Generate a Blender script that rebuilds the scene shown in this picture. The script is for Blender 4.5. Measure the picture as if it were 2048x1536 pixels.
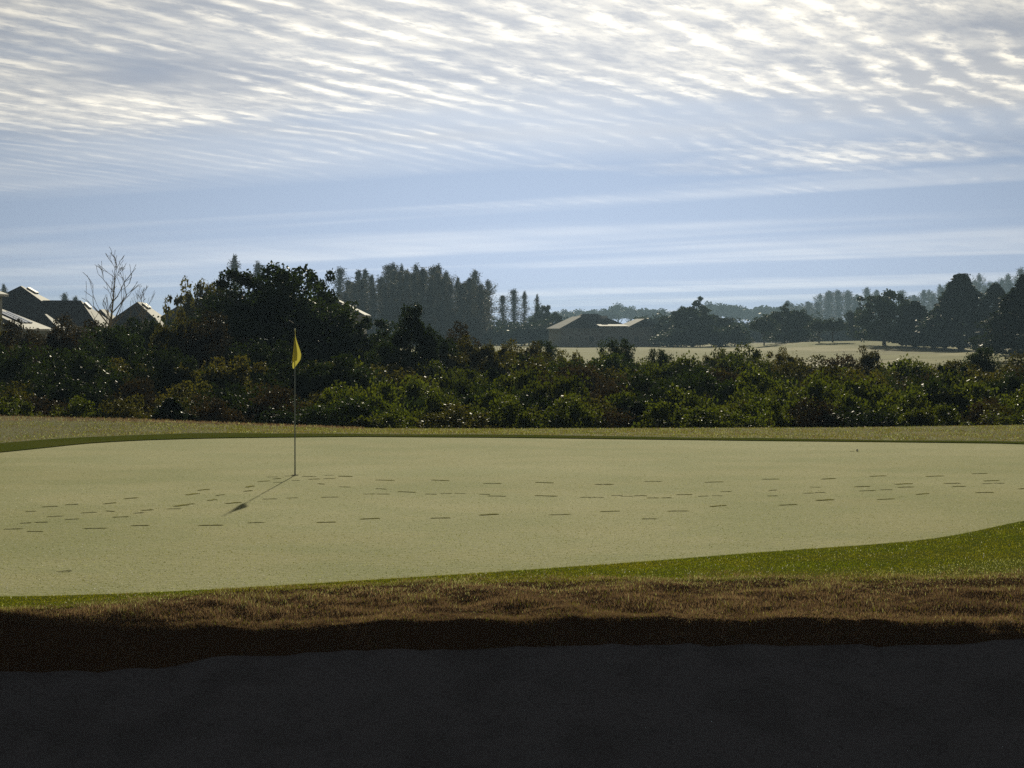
import bpy, math, random
import numpy as np
from mathutils import Vector, Matrix

for o in list(bpy.data.objects):
    bpy.data.objects.remove(o)
SC = bpy.context.scene
COL = SC.collection
R = math.radians

# ------------------------------------------------------------------ camera
F = 4800.0            # focal length in pixels of the 2048 px wide photograph
HC = 2.145            # eye height above the putting surface
YH = 655.0            # horizon row
cam_d = bpy.data.cameras.new('camera')
cam = bpy.data.objects.new('camera', cam_d)
COL.objects.link(cam)
cam_d.sensor_width = 36.0
cam_d.lens = 36.0 * F / 2048.0
cam_d.clip_start = 0.1
cam_d.clip_end = 12000
cam.location = (0, 0, HC)
cam.rotation_euler = (R(90) - math.atan((768 - YH) / F), 0, 0)
SC.camera = cam

# ------------------------------------------------------------------ sky, sun, exposure
SUN_EL, SUN_AZ = R(15.8), R(1.1)        # azimuth to the right of straight ahead (+Y)
w = bpy.data.worlds.new('World')
SC.world = w
w.use_nodes = True
SC.view_settings.view_transform = 'Standard'
SC.view_settings.look = 'None'
SC.view_settings.gamma = 1.0
SC.view_settings.use_curve_mapping = False
SC.view_settings.exposure = -0.5
SKY_STRENGTH = 0.05
SUN_STRENGTH = 5.0
EDGE = (9.1, 4.0)               # where the wandering edge of the cloud deck falls
SC.cycles.use_denoising = False
SC.cycles.max_bounces = 6
SC.cycles.sample_clamp_direct = 2.0
SC.cycles.sample_clamp_indirect = 4.0
SC.cycles.volume_bounces = 0
SC.cycles.transparent_max_bounces = 8


class NT:
    """small node-tree writer"""
    def __init__(self, nt):
        self.nt = nt

    def n(self, t, **kw):
        nd = self.nt.nodes.new(t)
        for k, v in kw.items():
            setattr(nd, k, v)
        return nd

    def link(self, a, b):
        self.nt.links.new(a, b)

    def val(self, sock, v):
        if isinstance(v, bpy.types.NodeSocket):
            self.link(v, sock)
        else:
            sock.default_value = v

    def math(self, op, a, b=0.0, c=0.0, clamp=False):
        nd = self.n('ShaderNodeMath', operation=op, use_clamp=clamp)
        self.val(nd.inputs[0], a)
        self.val(nd.inputs[1], b)
        self.val(nd.inputs[2], c)
        return nd.outputs[0]

    def smooth(self, x, lo, hi, a=0.0, b=1.0):
        nd = self.n('ShaderNodeMapRange', interpolation_type='SMOOTHSTEP')
        self.val(nd.inputs['Value'], x)
        nd.inputs['From Min'].default_value = lo
        nd.inputs['From Max'].default_value = hi
        nd.inputs['To Min'].default_value = a
        nd.inputs['To Max'].default_value = b
        return nd.outputs[0]

    def mix(self, fac, a, b, blend='MIX'):
        nd = self.n('ShaderNodeMix', data_type='RGBA', blend_type=blend)
        self.val(nd.inputs['Factor'], fac)
        for s, v in ((nd.inputs[6], a), (nd.inputs[7], b)):
            if isinstance(v, bpy.types.NodeSocket):
                self.link(v, s)
            else:
                s.default_value = (v[0], v[1], v[2], 1)
        return nd.outputs[2]

    def noise(self, vec, scale, detail=3.0, rough=0.5, dist=0.0, dim='3D'):
        nd = self.n('ShaderNodeTexNoise', noise_dimensions=dim)
        if vec is not None:
            self.link(vec, nd.inputs['Vector'])
        nd.inputs['Scale'].default_value = scale
        nd.inputs['Detail'].default_value = detail
        nd.inputs['Roughness'].default_value = rough
        nd.inputs['Distortion'].default_value = dist
        return nd.outputs[0]

    def comb(self, x, y, z=0.0):
        nd = self.n('ShaderNodeCombineXYZ')
        for s, v in zip(nd.inputs, (x, y, z)):
            self.val(s, v)
        return nd.outputs[0]


def build_world():
    t = NT(w.node_tree)
    w.node_tree.nodes.clear()
    out = t.n('ShaderNodeOutputWorld')
    bg = t.n('ShaderNodeBackground')
    bg.inputs['Strength'].default_value = SKY_STRENGTH
    sky = t.n('ShaderNodeTexSky', sky_type='NISHITA', sun_disc=False)
    sky.sun_elevation = SUN_EL
    sky.sun_rotation = SUN_AZ
    sky.altitude = 0
    sky.air_density = 1.0
    sky.dust_density = 0.6
    sky.ozone_density = 2.5
    tc = t.n('ShaderNodeTexCoord')
    sp = t.n('ShaderNodeSeparateXYZ')
    t.link(tc.outputs['Generated'], sp.inputs[0])
    x, y, z = sp.outputs
    den = t.math('ADD', t.math('MAXIMUM', z, 0.0), 0.02)
    u = t.math('DIVIDE', x, den)
    v = t.math('DIVIDE', y, den)
    # ripples: long axis along (.38,.92) on the cloud sheet
    ca, sa = math.cos(R(22.4)), math.sin(R(22.4))
    along = t.math('ADD', t.math('MULTIPLY', u, sa), t.math('MULTIPLY', v, ca))
    across = t.math('SUBTRACT', t.math('MULTIPLY', u, ca), t.math('MULTIPLY', v, sa))
    base = t.comb(u, v)
    warp = t.math('SUBTRACT', t.noise(base, 0.55, 3, 0.55), 0.5)
    fm = t.math('SUBTRACT', t.noise(t.comb(t.math('MULTIPLY', across, 1.6), t.math('MULTIPLY', along, 0.9)), 1.0, 4, 0.6), 0.5)
    # rows of cloudlets: a wave train whose crests bend and break up
    phase = t.math('ADD', t.math('MULTIPLY', across, 2 * math.pi / 0.16),
                   t.math('ADD', t.math('MULTIPLY', warp, 13.0), t.math('MULTIPLY', fm, 15.0)))
    wave = t.math('ADD', t.math('MULTIPLY', t.math('SINE', phase), 0.5), 0.5)
    wave = t.math('POWER', wave, 1.8)
    ph2 = t.math('ADD', t.math('MULTIPLY', along, 2 * math.pi / 0.62), t.math('ADD', t.math('MULTIPLY', fm, 8.0), t.math('MULTIPLY', warp, 9.0)))
    wave2 = t.math('ADD', t.math('MULTIPLY', t.math('SINE', ph2), 0.25), 0.75)
    rough = t.noise(t.comb(t.math('MULTIPLY', across, 12.0), t.math('MULTIPLY', along, 4.5)), 1.0, 5, 0.68)
    brk = t.smooth(t.noise(t.comb(t.math('MULTIPLY', across, 1.5), t.math('MULTIPLY', along, 0.8)), 1.0, 4, 0.6), 0.34, 0.62)
    r1 = t.math('MULTIPLY', t.math('MULTIPLY', wave, wave2), t.math('MULTIPLY', brk, t.smooth(rough, 0.32, 0.64, 0.15, 1.25)))
    r1 = t.math('MULTIPLY', r1, t.smooth(v, 10.5, 17.0, 1.0, 0.0))
    broad = t.smooth(t.noise(t.comb(t.math('MULTIPLY', across, 0.9), t.math('MULTIPLY', along, 0.6)), 1.0, 3, 0.55), 0.30, 0.62)
    c1 = t.math('MULTIPLY', broad, t.smooth(rough, 0.32, 0.66, 0.40, 1.05))
    puffs = t.math('ADD', t.math('MULTIPLY', r1, 0.95), t.math('MULTIPLY', c1, 0.62), clamp=True)
    # the deck ends towards the horizon
    edge = t.noise(t.comb(t.math('ADD', u, EDGE[0]), t.math('ADD', v, EDGE[1])), 0.42, 3, 0.55)
    q = t.math('ADD', t.math('ADD', v, t.math('MULTIPLY', u, -0.2)),
               t.math('MULTIPLY', t.math('SUBTRACT', edge, 0.5), 9.0))
    deck = t.smooth(q, 7.6, 11.0, 1.0, 0.0)
    # thin streaks running obliquely
    wv = t.math('ADD', v, t.math('MULTIPLY', u, 0.9))
    tv = t.math('SUBTRACT', u, t.math('MULTIPLY', v, 0.9))
    streak = t.noise(t.comb(t.math('MULTIPLY', wv, 0.30), t.math('MULTIPLY', tv, 0.06)), 1.0, 3, 0.5, 0.3)
    veil = t.smooth(streak, 0.46, 0.68)
    fine = t.noise(t.comb(t.math('MULTIPLY', across, 1.2), t.math('MULTIPLY', along, 0.4)), 1.0, 3, 0.55)
    veil = t.math('MULTIPLY', veil, t.math('ADD', t.smooth(fine, 0.25, 0.65, 0.35, 0.75), t.math('MULTIPLY', r1, 0.9)))
    thick = t.math('MAXIMUM', t.math('MULTIPLY', deck, puffs), t.math('MULTIPLY', veil, 0.25))
    # cloud light: the sky's own radiance, whitened, thin parts glow, thick parts grey
    bw = t.n('ShaderNodeRGBToBW')
    t.link(sky.outputs[0], bw.inputs[0])
    lum = bw.outputs[0]
    skyc = t.mix(0.92, sky.outputs[0], t.mix(1.0, (0.45, 0.60, 0.86), t.comb(lum, lum, lum), 'MULTIPLY'))
    greyc = t.mix(1.0, (0.655, 0.69, 0.76), t.comb(lum, lum, lum), 'MULTIPLY')
    lit = t.mix(1.0, (1.85, 1.74, 1.50), t.comb(lum, lum, lum), 'MULTIPLY')
    c = t.mix(t.math('MULTIPLY', deck, 0.75), skyc, greyc)
    c = t.mix(thick, c, lit)
    t.link(c, bg.inputs['Color'])
    t.link(bg.outputs[0], out.inputs['Surface'])


build_world()
sun_d = bpy.data.lights.new('sun', 'SUN')
sun = bpy.data.objects.new('sun', sun_d)
COL.objects.link(sun)
sun_d.energy = SUN_STRENGTH
sun_d.angle = R(0.5)
sun_d.color = (1.0, 0.91, 0.68)
sdir = Vector((math.sin(SUN_AZ) * math.cos(SUN_EL), math.cos(SUN_AZ) * math.cos(SUN_EL), math.sin(SUN_EL)))
sun.rotation_euler = sdir.to_track_quat('Z', 'Y').to_euler()
sun.location = (0, 40, 60)

# ------------------------------------------------------------------ helpers


def ground_pt(px, py, z=0.0):
    """point where the pixel's ray meets the level z"""
    Y = F * (HC - z) / (py - YH)
    return (px - 1024) * Y / F, Y


def at(px, py, Y):
    """point on the pixel's ray at depth Y"""
    return (px - 1024) * Y / F, HC - (py - YH) * Y / F


def make_mesh(name, V, Fa, mats, smooth=False, midx=None):
    me = bpy.data.meshes.new(name)
    V = np.asarray(V, dtype=np.float32)
    if isinstance(Fa, np.ndarray):
        k = Fa.shape[1]
        me.vertices.add(len(V))
        me.vertices.foreach_set('co', V.ravel())
        me.loops.add(Fa.size)
        me.loops.foreach_set('vertex_index', Fa.astype(np.int32).ravel())
        me.polygons.add(len(Fa))
        me.polygons.foreach_set('loop_start', np.arange(0, Fa.size, k, dtype=np.int32))
        me.update(calc_edges=True)
    else:
        me.from_pydata(V.tolist(), [], Fa)
    if not isinstance(mats, (list, tuple)):
        mats = [mats]
    for m in mats:
        me.materials.append(m)
    if midx is not None:
        me.polygons.foreach_set('material_index', np.asarray(midx, dtype=np.int32))
    if smooth:
        me.polygons.foreach_set('use_smooth', np.ones(len(me.polygons), dtype=bool))
    me.update()
    return me


def obj(name, me, parent=None, loc=None):
    o = bpy.data.objects.new(name, me)
    COL.objects.link(o)
    if parent is not None:
        o.parent = parent
    if loc is not None:
        o.location = loc
    return o


def tag(o, label=None, cat=None, group=None, kind=None):
    if label:
        o['label'] = label
    if cat:
        o['category'] = cat
    if group:
        o['group'] = group
    if kind:
        o['kind'] = kind
    return o


def empty(name, loc=(0, 0, 0), rz=0.0, scale=(1, 1, 1)):
    o = bpy.data.objects.new(name, None)
    COL.objects.link(o)
    o.location = loc
    o.rotation_euler = (0, 0, rz)
    o.scale = scale
    o.empty_display_size = 0.2
    return o


class MB:
    """collects tubes, boxes and polygons into one mesh"""
    def __init__(self):
        self.V, self.F, self.M = [], [], []

    def add(self, V, Fs, m=0):
        b = len(self.V)
        self.V += [tuple(p) for p in V]
        self.F += [tuple(i + b for i in f) for f in Fs]
        self.M += [m] * len(Fs)

    def tube(self, P, rad, n=6, m=0, cap=True):
        P = [Vector(p) for p in P]
        rings = []
        ref = Vector((0.31, 0.95, 0.05))
        for i, p in enumerate(P):
            d = (P[min(i + 1, len(P) - 1)] - P[max(i - 1, 0)]).normalized()
            a = d.cross(ref)
            if a.length < 1e-3:
                a = d.cross(Vector((1, 0, 0)))
            a.normalize()
            b = d.cross(a)
            rings.append([p + (a * math.cos(2 * math.pi * k / n) + b * math.sin(2 * math.pi * k / n)) * rad[i] for k in range(n)])
        V = [q for r in rings for q in r]
        Fs = []
        for i in range(len(P) - 1):
            for k in range(n):
                Fs.append((i * n + k, i * n + (k + 1) % n, (i + 1) * n + (k + 1) % n, (i + 1) * n + k))
        if cap:
            Fs.append(tuple(range(n))[::-1])
            Fs.append(tuple((len(P) - 1) * n + k for k in range(n)))
        self.add(V, Fs, m)

    def box(self, c, s, m=0):
        x, y, z = c
        a, b, d = s[0] / 2, s[1] / 2, s[2] / 2
        V = [(x + i * a, y + j * b, z + k * d) for i in (-1, 1) for j in (-1, 1) for k in (-1, 1)]
        Fs = [(0, 1, 3, 2), (4, 6, 7, 5), (0, 4, 5, 1), (2, 3, 7, 6), (0, 2, 6, 4), (1, 5, 7, 3)]
        self.add(V, Fs, m)

    def mesh(self, name, mats, smooth=False):
        return make_mesh(name, self.V, self.F, mats, smooth, self.M)


# ------------------------------------------------------------------ materials


def mat(name):
    m = bpy.data.materials.new(name)
    m.use_nodes = True
    t = NT(m.node_tree)
    b = m.node_tree.nodes['Principled BSDF']
    return m, t, b


def setp(b, **kw):
    for k, v in kw.items():
        b.inputs[k.replace('_', ' ')].default_value = v


def simple(name, col, rough=0.8, spec=0.3, var=0.25, scale=4.0, bump=0.0):
    m, t, b = mat(name)
    tc = t.n('ShaderNodeTexCoord')
    nz = t.noise(tc.outputs['Object'], scale, 4, 0.6)
    lo = [c * (1 - var) for c in col]
    hi = [c * (1 + var) for c in col]
    t.link(t.mix(nz, lo, hi), b.inputs['Base Color'])
    setp(b, Roughness=rough, Specular_IOR_Level=spec)
    if bump:
        bp = t.n('ShaderNodeBump')
        bp.inputs['Strength'].default_value = bump
        bp.inputs['Distance'].default_value = 0.02
        t.link(nz, bp.inputs['Height'])
        t.link(bp.outputs[0], b.inputs['Normal'])
    return m


def leaf_mat(name, cols, rough=0.35, spec=0.5, trans=0.3, scale=1.5, tint=(1.5, 1.6, 0.7)):
    """thin leaf: glossy skin over diffuse, some light let through"""
    m, t, b = mat(name)
    geo = t.n('ShaderNodeNewGeometry')
    oi = t.n('ShaderNodeObjectInfo')
    rnd = geo.outputs['Random Per Island']
    c = t.mix(t.smooth(rnd, 0.0, 1.0), cols[0], cols[1])
    tc = t.n('ShaderNodeTexCoord')
    big = t.noise(tc.outputs['Object'], scale, 2, 0.5)
    c = t.mix(t.smooth(big, 0.35, 0.65), c, cols[2])
    hsv = t.n('ShaderNodeHueSaturation')
    hsv.inputs['Hue'].default_value = 0.5
    t.link(t.smooth(oi.outputs['Random'], 0, 1, 0.7, 1.25), hsv.inputs['Value'])
    t.link(c, hsv.inputs['Color'])
    c = hsv.outputs[0]
    t.link(c, b.inputs['Base Color'])
    t.link(t.smooth(rnd, 0, 1, rough * 0.7, rough * 1.4), b.inputs['Roughness'])
    setp(b, Specular_IOR_Level=spec)
    tr = t.n('ShaderNodeBsdfTranslucent')
    t.link(t.mix(1.0, c, tint, 'MULTIPLY'), tr.inputs['Color'])
    mx = t.n('ShaderNodeMixShader')
    mx.inputs[0].default_value = trans
    t.link(b.outputs[0], mx.inputs[1])
    t.link(tr.outputs[0], mx.inputs[2])
    t.link(mx.outputs[0], m.node_tree.nodes['Material Output'].inputs['Surface'])
    return m


def turf_mat(name, c_lo, c_hi, c_patch, frost, frost_amt, rough=0.55, spec=0.5, bump=0.6, fine=70.0, sheen=0.0, streak=False):
    m, t, b = mat(name)
    tc = t.n('ShaderNodeTexCoord')
    P = tc.outputs['Object']
    n1 = t.noise(P, fine, 3, 0.7)
    n2 = t.noise(P, 9.0, 3, 0.6)
    n3 = t.noise(P, 0.55, 3, 0.55)
    c = t.mix(t.smooth(n1, 0.3, 0.7), c_lo, c_hi)
    c = t.mix(t.math('MULTIPLY', t.smooth(n3, 0.35, 0.7), 0.5), c, c_patch)
    n6 = t.noise(P, 0.13, 3, 0.6)
    frost_amt = t.math('MULTIPLY', t.math('MULTIPLY', t.smooth(n6, 0.3, 0.7, 0.72, 1.12), t.smooth(n3, 0.3, 0.7, 0.85, 1.1)), frost_amt)
    fa = t.math('MULTIPLY', t.smooth(n2, 0.25, 0.7, 0.75, 1.1), frost_amt)
    # rime sits on the blade tips: patchy at the scale of a few centimetres
    n4 = t.noise(P, 30.0, 2, 0.7)
    fa = t.math('MULTIPLY', fa, t.smooth(n4, 0.30, 0.62, 0.35, 1.15), clamp=True)
    c = t.mix(fa, c, frost)
    if streak:  # mowing streaks and shadows, both put into the colour
        mp = t.n('ShaderNodeMapping')
        mp.inputs['Scale'].default_value = (0.022, 0.03, 1.0)
        t.link(P, mp.inputs['Vector'])
        st = t.noise(mp.outputs[0], 1.0, 4, 0.6, 0.6)
        c = t.mix(t.smooth(st, 0.46, 0.62, 0, 0.85), c, (0.68, 0.62, 0.38))
        st2 = t.noise(mp.outputs[0], 1.9, 4, 0.6, 0.6)
        c = t.mix(t.smooth(st2, 0.54, 0.68, 0, 0.6), c, (0.15, 0.12, 0.05))
    t.link(c, b.inputs['Base Color'])
    setp(b, Roughness=rough, Specular_IOR_Level=spec, Sheen_Weight=sheen, Sheen_Roughness=0.4)
    bp = t.n('ShaderNodeBump')
    bp.inputs['Strength'].default_value = bump
    bp.inputs['Distance'].default_value = 0.01
    t.link(n1, bp.inputs['Height'])
    bp2 = t.n('ShaderNodeBump')
    bp2.inputs['Strength'].default_value = bump * 0.6
    bp2.inputs['Distance'].default_value = 0.03
    t.link(n2, bp2.inputs['Height'])
    t.link(bp.outputs[0], bp2.inputs['Normal'])
    t.link(bp2.outputs[0], b.inputs['Normal'])
    return m


M = {}
M['green'] = turf_mat('frosted_green', (0.19, 0.26, 0.04), (0.33, 0.38, 0.08), (0.44, 0.38, 0.10), (0.77, 0.75, 0.43), 0.68, 0.95, 0.03, 0.5, 45.0, 0.0)
M['collar'] = turf_mat('collar_grass', (0.095, 0.13, 0.020), (0.16, 0.19, 0.034), (0.18, 0.18, 0.045), (0.4, 0.42, 0.3), 0.0, 0.95, 0.0, 0.8, 60.0)
M['rough'] = turf_mat('rough_turf', (0.12, 0.135, 0.025), (0.22, 0.22, 0.06), (0.24, 0.20, 0.07), (0.44, 0.42, 0.24), 0.25, 0.95, 0.02, 0.8, 40.0)
M['thatch'] = simple('dead_thatch', (0.085, 0.054, 0.032), 1.0, 0.0, 0.5, 40, 0.5)
M['soil'] = simple('leaf_litter', (0.035, 0.030, 0.016), 0.95, 0.1, 0.5, 3)
M['fairway'] = turf_mat('fairway_turf', (0.19, 0.21, 0.04), (0.29, 0.30, 0.07), (0.36, 0.32, 0.11), (0.62, 0.60, 0.34), 0.40, 0.95, 0.03, 0.3, 6.0, 0.0, True)
M['print'] = turf_mat('trodden_grass', (0.38, 0.38, 0.10), (0.52, 0.50, 0.17), (0.48, 0.44, 0.15), (0.3, 0.3, 0.2), 0.12, 0.95, 0.0, 0.8, 60.0)


def sand_mat():
    m, t, b = mat('bunker_sand')
    tc = t.n('ShaderNodeTexCoord')
    P = tc.outputs['Object']
    n1 = t.noise(P, 220, 3, 0.7)
    n2 = t.noise(P, 2.0, 4, 0.6)
    n3 = t.noise(P, 14, 3, 0.6)
    c = t.mix(t.smooth(n1, 0.3, 0.7), (0.17, 0.168, 0.19), (0.42, 0.415, 0.45))
    n5 = t.noise(P, 35, 3, 0.7)
    c = t.mix(t.smooth(n5, 0.50, 0.72, 0, 0.6), c, (0.10, 0.098, 0.105))
    c = t.mix(t.math('MULTIPLY', t.smooth(n2, 0.42, 0.66), 0.5), c, (0.17, 0.165, 0.175))
    t.link(c, b.inputs['Base Color'])
    setp(b, Roughness=0.95, Specular_IOR_Level=0.1)
    bp = t.n('ShaderNodeBump')
    bp.inputs['Strength'].default_value = 1.0
    bp.inputs['Distance'].default_value = 0.06
    n7 = t.noise(P, 5.0, 3, 0.6)
    t.link(t.math('ADD', t.math('ADD', n3, t.math('MULTIPLY', n7, 2.2)), t.math('MULTIPLY', n1, 0.3)), bp.inputs['Height'])
    t.link(bp.outputs[0], b.inputs['Normal'])
    return m


M['sand'] = sand_mat()
M['brown_blade'] = leaf_mat('brown_grass', ((0.10, 0.062, 0.042), (0.46, 0.335, 0.235), (0.20, 0.138, 0.098)), 0.7, 0.04, 0.38, 1.2, (1.5, 1.4, 1.0))
M['green_blade'] = leaf_mat('green_grass', ((0.090, 0.12, 0.012), (0.15, 0.18, 0.020), (0.16, 0.165, 0.025)), 0.8, 0.0, 0.45, 1.0, (2.0, 1.9, 0.6))
M['rime_blade'] = leaf_mat('rimed_grass', ((0.42, 0.41, 0.28), (0.80, 0.79, 0.68), (0.52, 0.48, 0.32)), 0.3, 0.5, 0.4, 1.0)
M['sparkle'] = leaf_mat('white_sparkle', ((0.75, 0.75, 0.70), (0.9, 0.9, 0.85), (0.8, 0.8, 0.72)), 0.3, 0.6, 0.5, 1.0, (1.0, 1.0, 0.95))  # white blades: sparkle of dew and frost put into the colour
M['leaf_dark'] = leaf_mat('dark_leaf', ((0.018, 0.030, 0.009), (0.036, 0.052, 0.012), (0.024, 0.036, 0.010)), 0.48, 0.10, 0.25, 0.8, (1.9, 2.0, 0.7))
M['leaf_green'] = leaf_mat('green_leaf', ((0.025, 0.039, 0.009), (0.048, 0.066, 0.013), (0.038, 0.048, 0.012)), 0.45, 0.10, 0.38, 0.8, (3.7, 3.3, 0.9))
M['leaf_olive'] = leaf_mat('olive_leaf', ((0.032, 0.036, 0.010), (0.060, 0.060, 0.017), (0.042, 0.038, 0.014)), 0.48, 0.10, 0.36, 0.8, (3.3, 3.1, 1.0))
M['leaf_red'] = leaf_mat('russet_leaf', ((0.040, 0.027, 0.016), (0.066, 0.043, 0.026), (0.036, 0.028, 0.016)), 0.55, 0.12, 0.25, 0.8)
M['leaf_far'] = leaf_mat('far_leaf', ((0.030, 0.045, 0.018), (0.055, 0.072, 0.028), (0.040, 0.055, 0.022)), 0.6, 0.08, 0.2, 0.2)
M['cypress_twig'] = leaf_mat('cypress_twigs', ((0.075, 0.062, 0.048), (0.13, 0.11, 0.085), (0.085, 0.075, 0.058)), 0.7, 0.12, 0.15, 0.2)
M['bark'] = simple('bark', (0.075, 0.060, 0.046), 0.9, 0.2, 0.5, 8, 0.5)
M['bark_pale'] = simple('pale_bark', (0.24, 0.20, 0.15), 0.8, 0.3, 0.35, 10, 0.3)
M['roof'] = None


def roof_mat():
    m, t, b = mat('roof_tile')
    tc = t.n('ShaderNodeTexCoord')
    P = tc.outputs['Object']
    sp = t.n('ShaderNodeSeparateXYZ')
    t.link(P, sp.inputs[0])
    nz = t.noise(P, 1.6, 4, 0.6)
    c = t.mix(nz, (0.062, 0.070, 0.084), (0.11, 0.12, 0.14))
    course = t.math('FRACT', t.math('MULTIPLY', sp.outputs[2], 6.0))
    c = t.mix(t.math('MULTIPLY', t.smooth(course, 0.0, 0.25, 1, 0), 0.35), c, (0.05, 0.045, 0.04))
    t.link(c, b.inputs['Base Color'])
    setp(b, Roughness=0.75, Specular_IOR_Level=0.25)
    bp = t.n('ShaderNodeBump')
    bp.inputs['Strength'].default_value = 0.5
    bp.inputs['Distance'].default_value = 0.04
    t.link(course, bp.inputs['Height'])
    t.link(bp.outputs[0], b.inputs['Normal'])
    return m


M['roof'] = roof_mat()
M['stucco'] = simple('stucco', (0.26, 0.25, 0.24), 0.9, 0.2, 0.12, 3, 0.2)
M['trim'] = simple('white_trim', (0.70, 0.68, 0.64), 0.6, 0.4, 0.06, 3)
M['fascia'] = simple('fascia', (0.30, 0.27, 0.23), 0.6, 0.4, 0.1, 3)
M['solar'] = simple('solar_glass', (0.05, 0.055, 0.07), 0.12, 0.6, 0.1, 3)


def glass_mat():
    m, t, b = mat('window_glass')
    setp(b, Base_Color=(0.03, 0.035, 0.04, 1), Roughness=0.06, Specular_IOR_Level=0.8)
    return m


M['glass'] = glass_mat()
M['pole'] = simple('flagstick_paint', (0.20, 0.24, 0.30), 0.35, 0.5, 0.1, 20)
M['white'] = simple('white_plastic', (0.78, 0.77, 0.74), 0.3, 0.5, 0.03, 20)
M['dark'] = simple('cup_shade', (0.02, 0.02, 0.015), 0.9, 0.2, 0.3, 20)  # near-black: the shade inside the hole put into the colour
M['twig'] = simple('fallen_twig', (0.06, 0.045, 0.03), 0.9, 0.2, 0.3, 30)


def cloth_mat():
    m, t, b = mat('flag_cloth')
    tc = t.n('ShaderNodeTexCoord')
    nz = t.noise(tc.outputs['Object'], 160, 2, 0.5)
    c = t.mix(nz, (0.50, 0.46, 0.10), (0.62, 0.56, 0.15))
    t.link(c, b.inputs['Base Color'])
    setp(b, Roughness=0.7, Specular_IOR_Level=0.3)
    tr = t.n('ShaderNodeBsdfTranslucent')
    t.link(t.mix(1.0, c, (1.1, 1.1, 0.8), 'MULTIPLY'), tr.inputs['Color'])
    mx = t.n('ShaderNodeMixShader')
    mx.inputs[0].default_value = 0.42
    t.link(b.outputs[0], mx.inputs[1])
    t.link(tr.outputs[0], mx.inputs[2])
    t.link(mx.outputs[0], m.node_tree.nodes['Material Output'].inputs['Surface'])
    return m


M['cloth'] = cloth_mat()

# ------------------------------------------------------------------ terrain
# Curves across the course (functions of world x), near to far.  They cut the one
# sheet of land into grass, sand, collar and putting surface without overlaps.


def curve(pts, z):
    P = sorted(ground_pt(px, py, z) for px, py in pts)
    return np.array([p[0] for p in P]), np.array([p[1] for p in P])


XS = np.concatenate([
    -np.geomspace(2500, 16, 26), np.arange(-15.5, 15.51, 0.14), np.geomspace(16, 2500, 26)])
XS = np.unique(np.round(XS, 4))


def vnoise(x, seed, step):
    rs = np.random.RandomState(seed)
    k = rs.uniform(-1, 1, 20000)
    g = np.asarray(x) / step + 8000
    i = np.floor(g).astype(int)
    f = g - i
    f = f * f * (3 - 2 * f)
    return k[np.clip(i, 0, 19998)] * (1 - f) + k[np.clip(i + 1, 0, 19999)] * f


gf_x, gf_y = curve([(0, 1200), (340, 1189), (700, 1167), (1000, 1148), (1348, 1123), (1519, 1108), (1690, 1097),
                    (1826, 1087), (1929, 1073), (2045, 1043)], 0.0)
gf_x = np.concatenate([[-13, -10.5, -8.5, -6.0], gf_x, [7.2, 9.0, 10.4, 11.3]])
gf_y = np.concatenate([[28, 23.0, 20.6, 19.2], gf_y, [28.2, 31, 34, 38]])
gb_x, gb_y = curve([(0, 908), (100, 893), (250, 882), (420, 877), (700, 874), (1024, 876), (1500, 882), (1800, 885),
                    (2048, 888)], 0.0)
gb_x = np.concatenate([[-13, -11.6, -10.2], gb_x, [10.3, 11.3]])
gb_y = np.concatenate([[28, 34, 38], gb_y, [42.8, 38]])


def smoothed(xs, ys, x, wd=0.5):
    a = sum(np.interp(x + d, xs, ys) for d in (-wd, -wd / 2, 0, wd / 2, wd)) / 5
    return a


GF = smoothed(gf_x, gf_y, XS)
GB = np.maximum(smoothed(gb_x, gb_y, XS), GF)
inside = (XS > -13) & (XS < 11.3)
GF = np.where(inside, GF, np.where(XS < 0, 28.0, 38.0))
GB = np.where(inside, GB, GF)
# collar, in front of and behind the green
cf_x, cf_y = curve([(0, 1232), (140, 1218), (270, 1203), (400, 1193), (560, 1180), (700, 1176), (1000, 1166), (1348, 1163),
                    (1560, 1162), (1800, 1163), (2048, 1156)], 0.0)
cf_x = np.concatenate([[-14, -11, -8], cf_x, [8, 11, 12.5]])
cf_y = np.concatenate([[28, 22, 19], cf_y, [22.5, 28, 38]])
CF = np.minimum(smoothed(cf_x, cf_y, XS) + 0.07 * vnoise(XS, 5, 0.3), GF)
CF = np.where((XS > -14) & (XS < 12.5), CF, GF)
cb_x, cb_y = curve([(0, 888), (100, 879), (250, 872), (420, 867), (700, 869), (1024, 871.5), (1500, 878), (1800, 882),
                    (2048, 884.5)], 0.0)
cb_x = np.concatenate([[-14, -12.5], cb_x, [11, 12.5]])
cb_y = np.concatenate([[28, 36], cb_y, [45, 38]])
CB = np.maximum(smoothed(cb_x, cb_y, XS) + 0.15 * vnoise(XS, 6, 0.8), GB)
CB = np.where((XS > -14) & (XS < 12.5), CB, GB)
# crest of the bunker bank and the top edge of the sand
px_of = lambda Y: 1024 + XS / Y * F
cr_py = np.interp(px_of(17.85), [0, 300, 560, 700, 1000, 1348, 1700, 2048], [1256, 1262, 1258, 1252, 1240, 1236, 1241, 1247])
cr_py = cr_py + 5 * vnoise(XS, 7, 0.45) + 4 * vnoise(XS, 77, 0.16)
CRY = np.full_like(XS, 17.85) + 0.06 * vnoise(XS, 8, 0.6)
CRZ = HC - (cr_py - YH) * CRY / F
se_py = np.interp(px_of(17.6), [0, 200, 340, 450, 700, 1000, 1300, 1400, 1650, 1900, 2048],
                  [1347, 1343, 1333, 1314, 1305, 1298, 1288, 1293, 1294, 1293, 1282])
se_py = se_py + 5 * vnoise(XS, 9, 0.25) + 3 * vnoise(XS, 10, 0.09)
SEY = CRY - 0.27
SEZ = HC - (se_py - YH) * SEY / F
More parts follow.
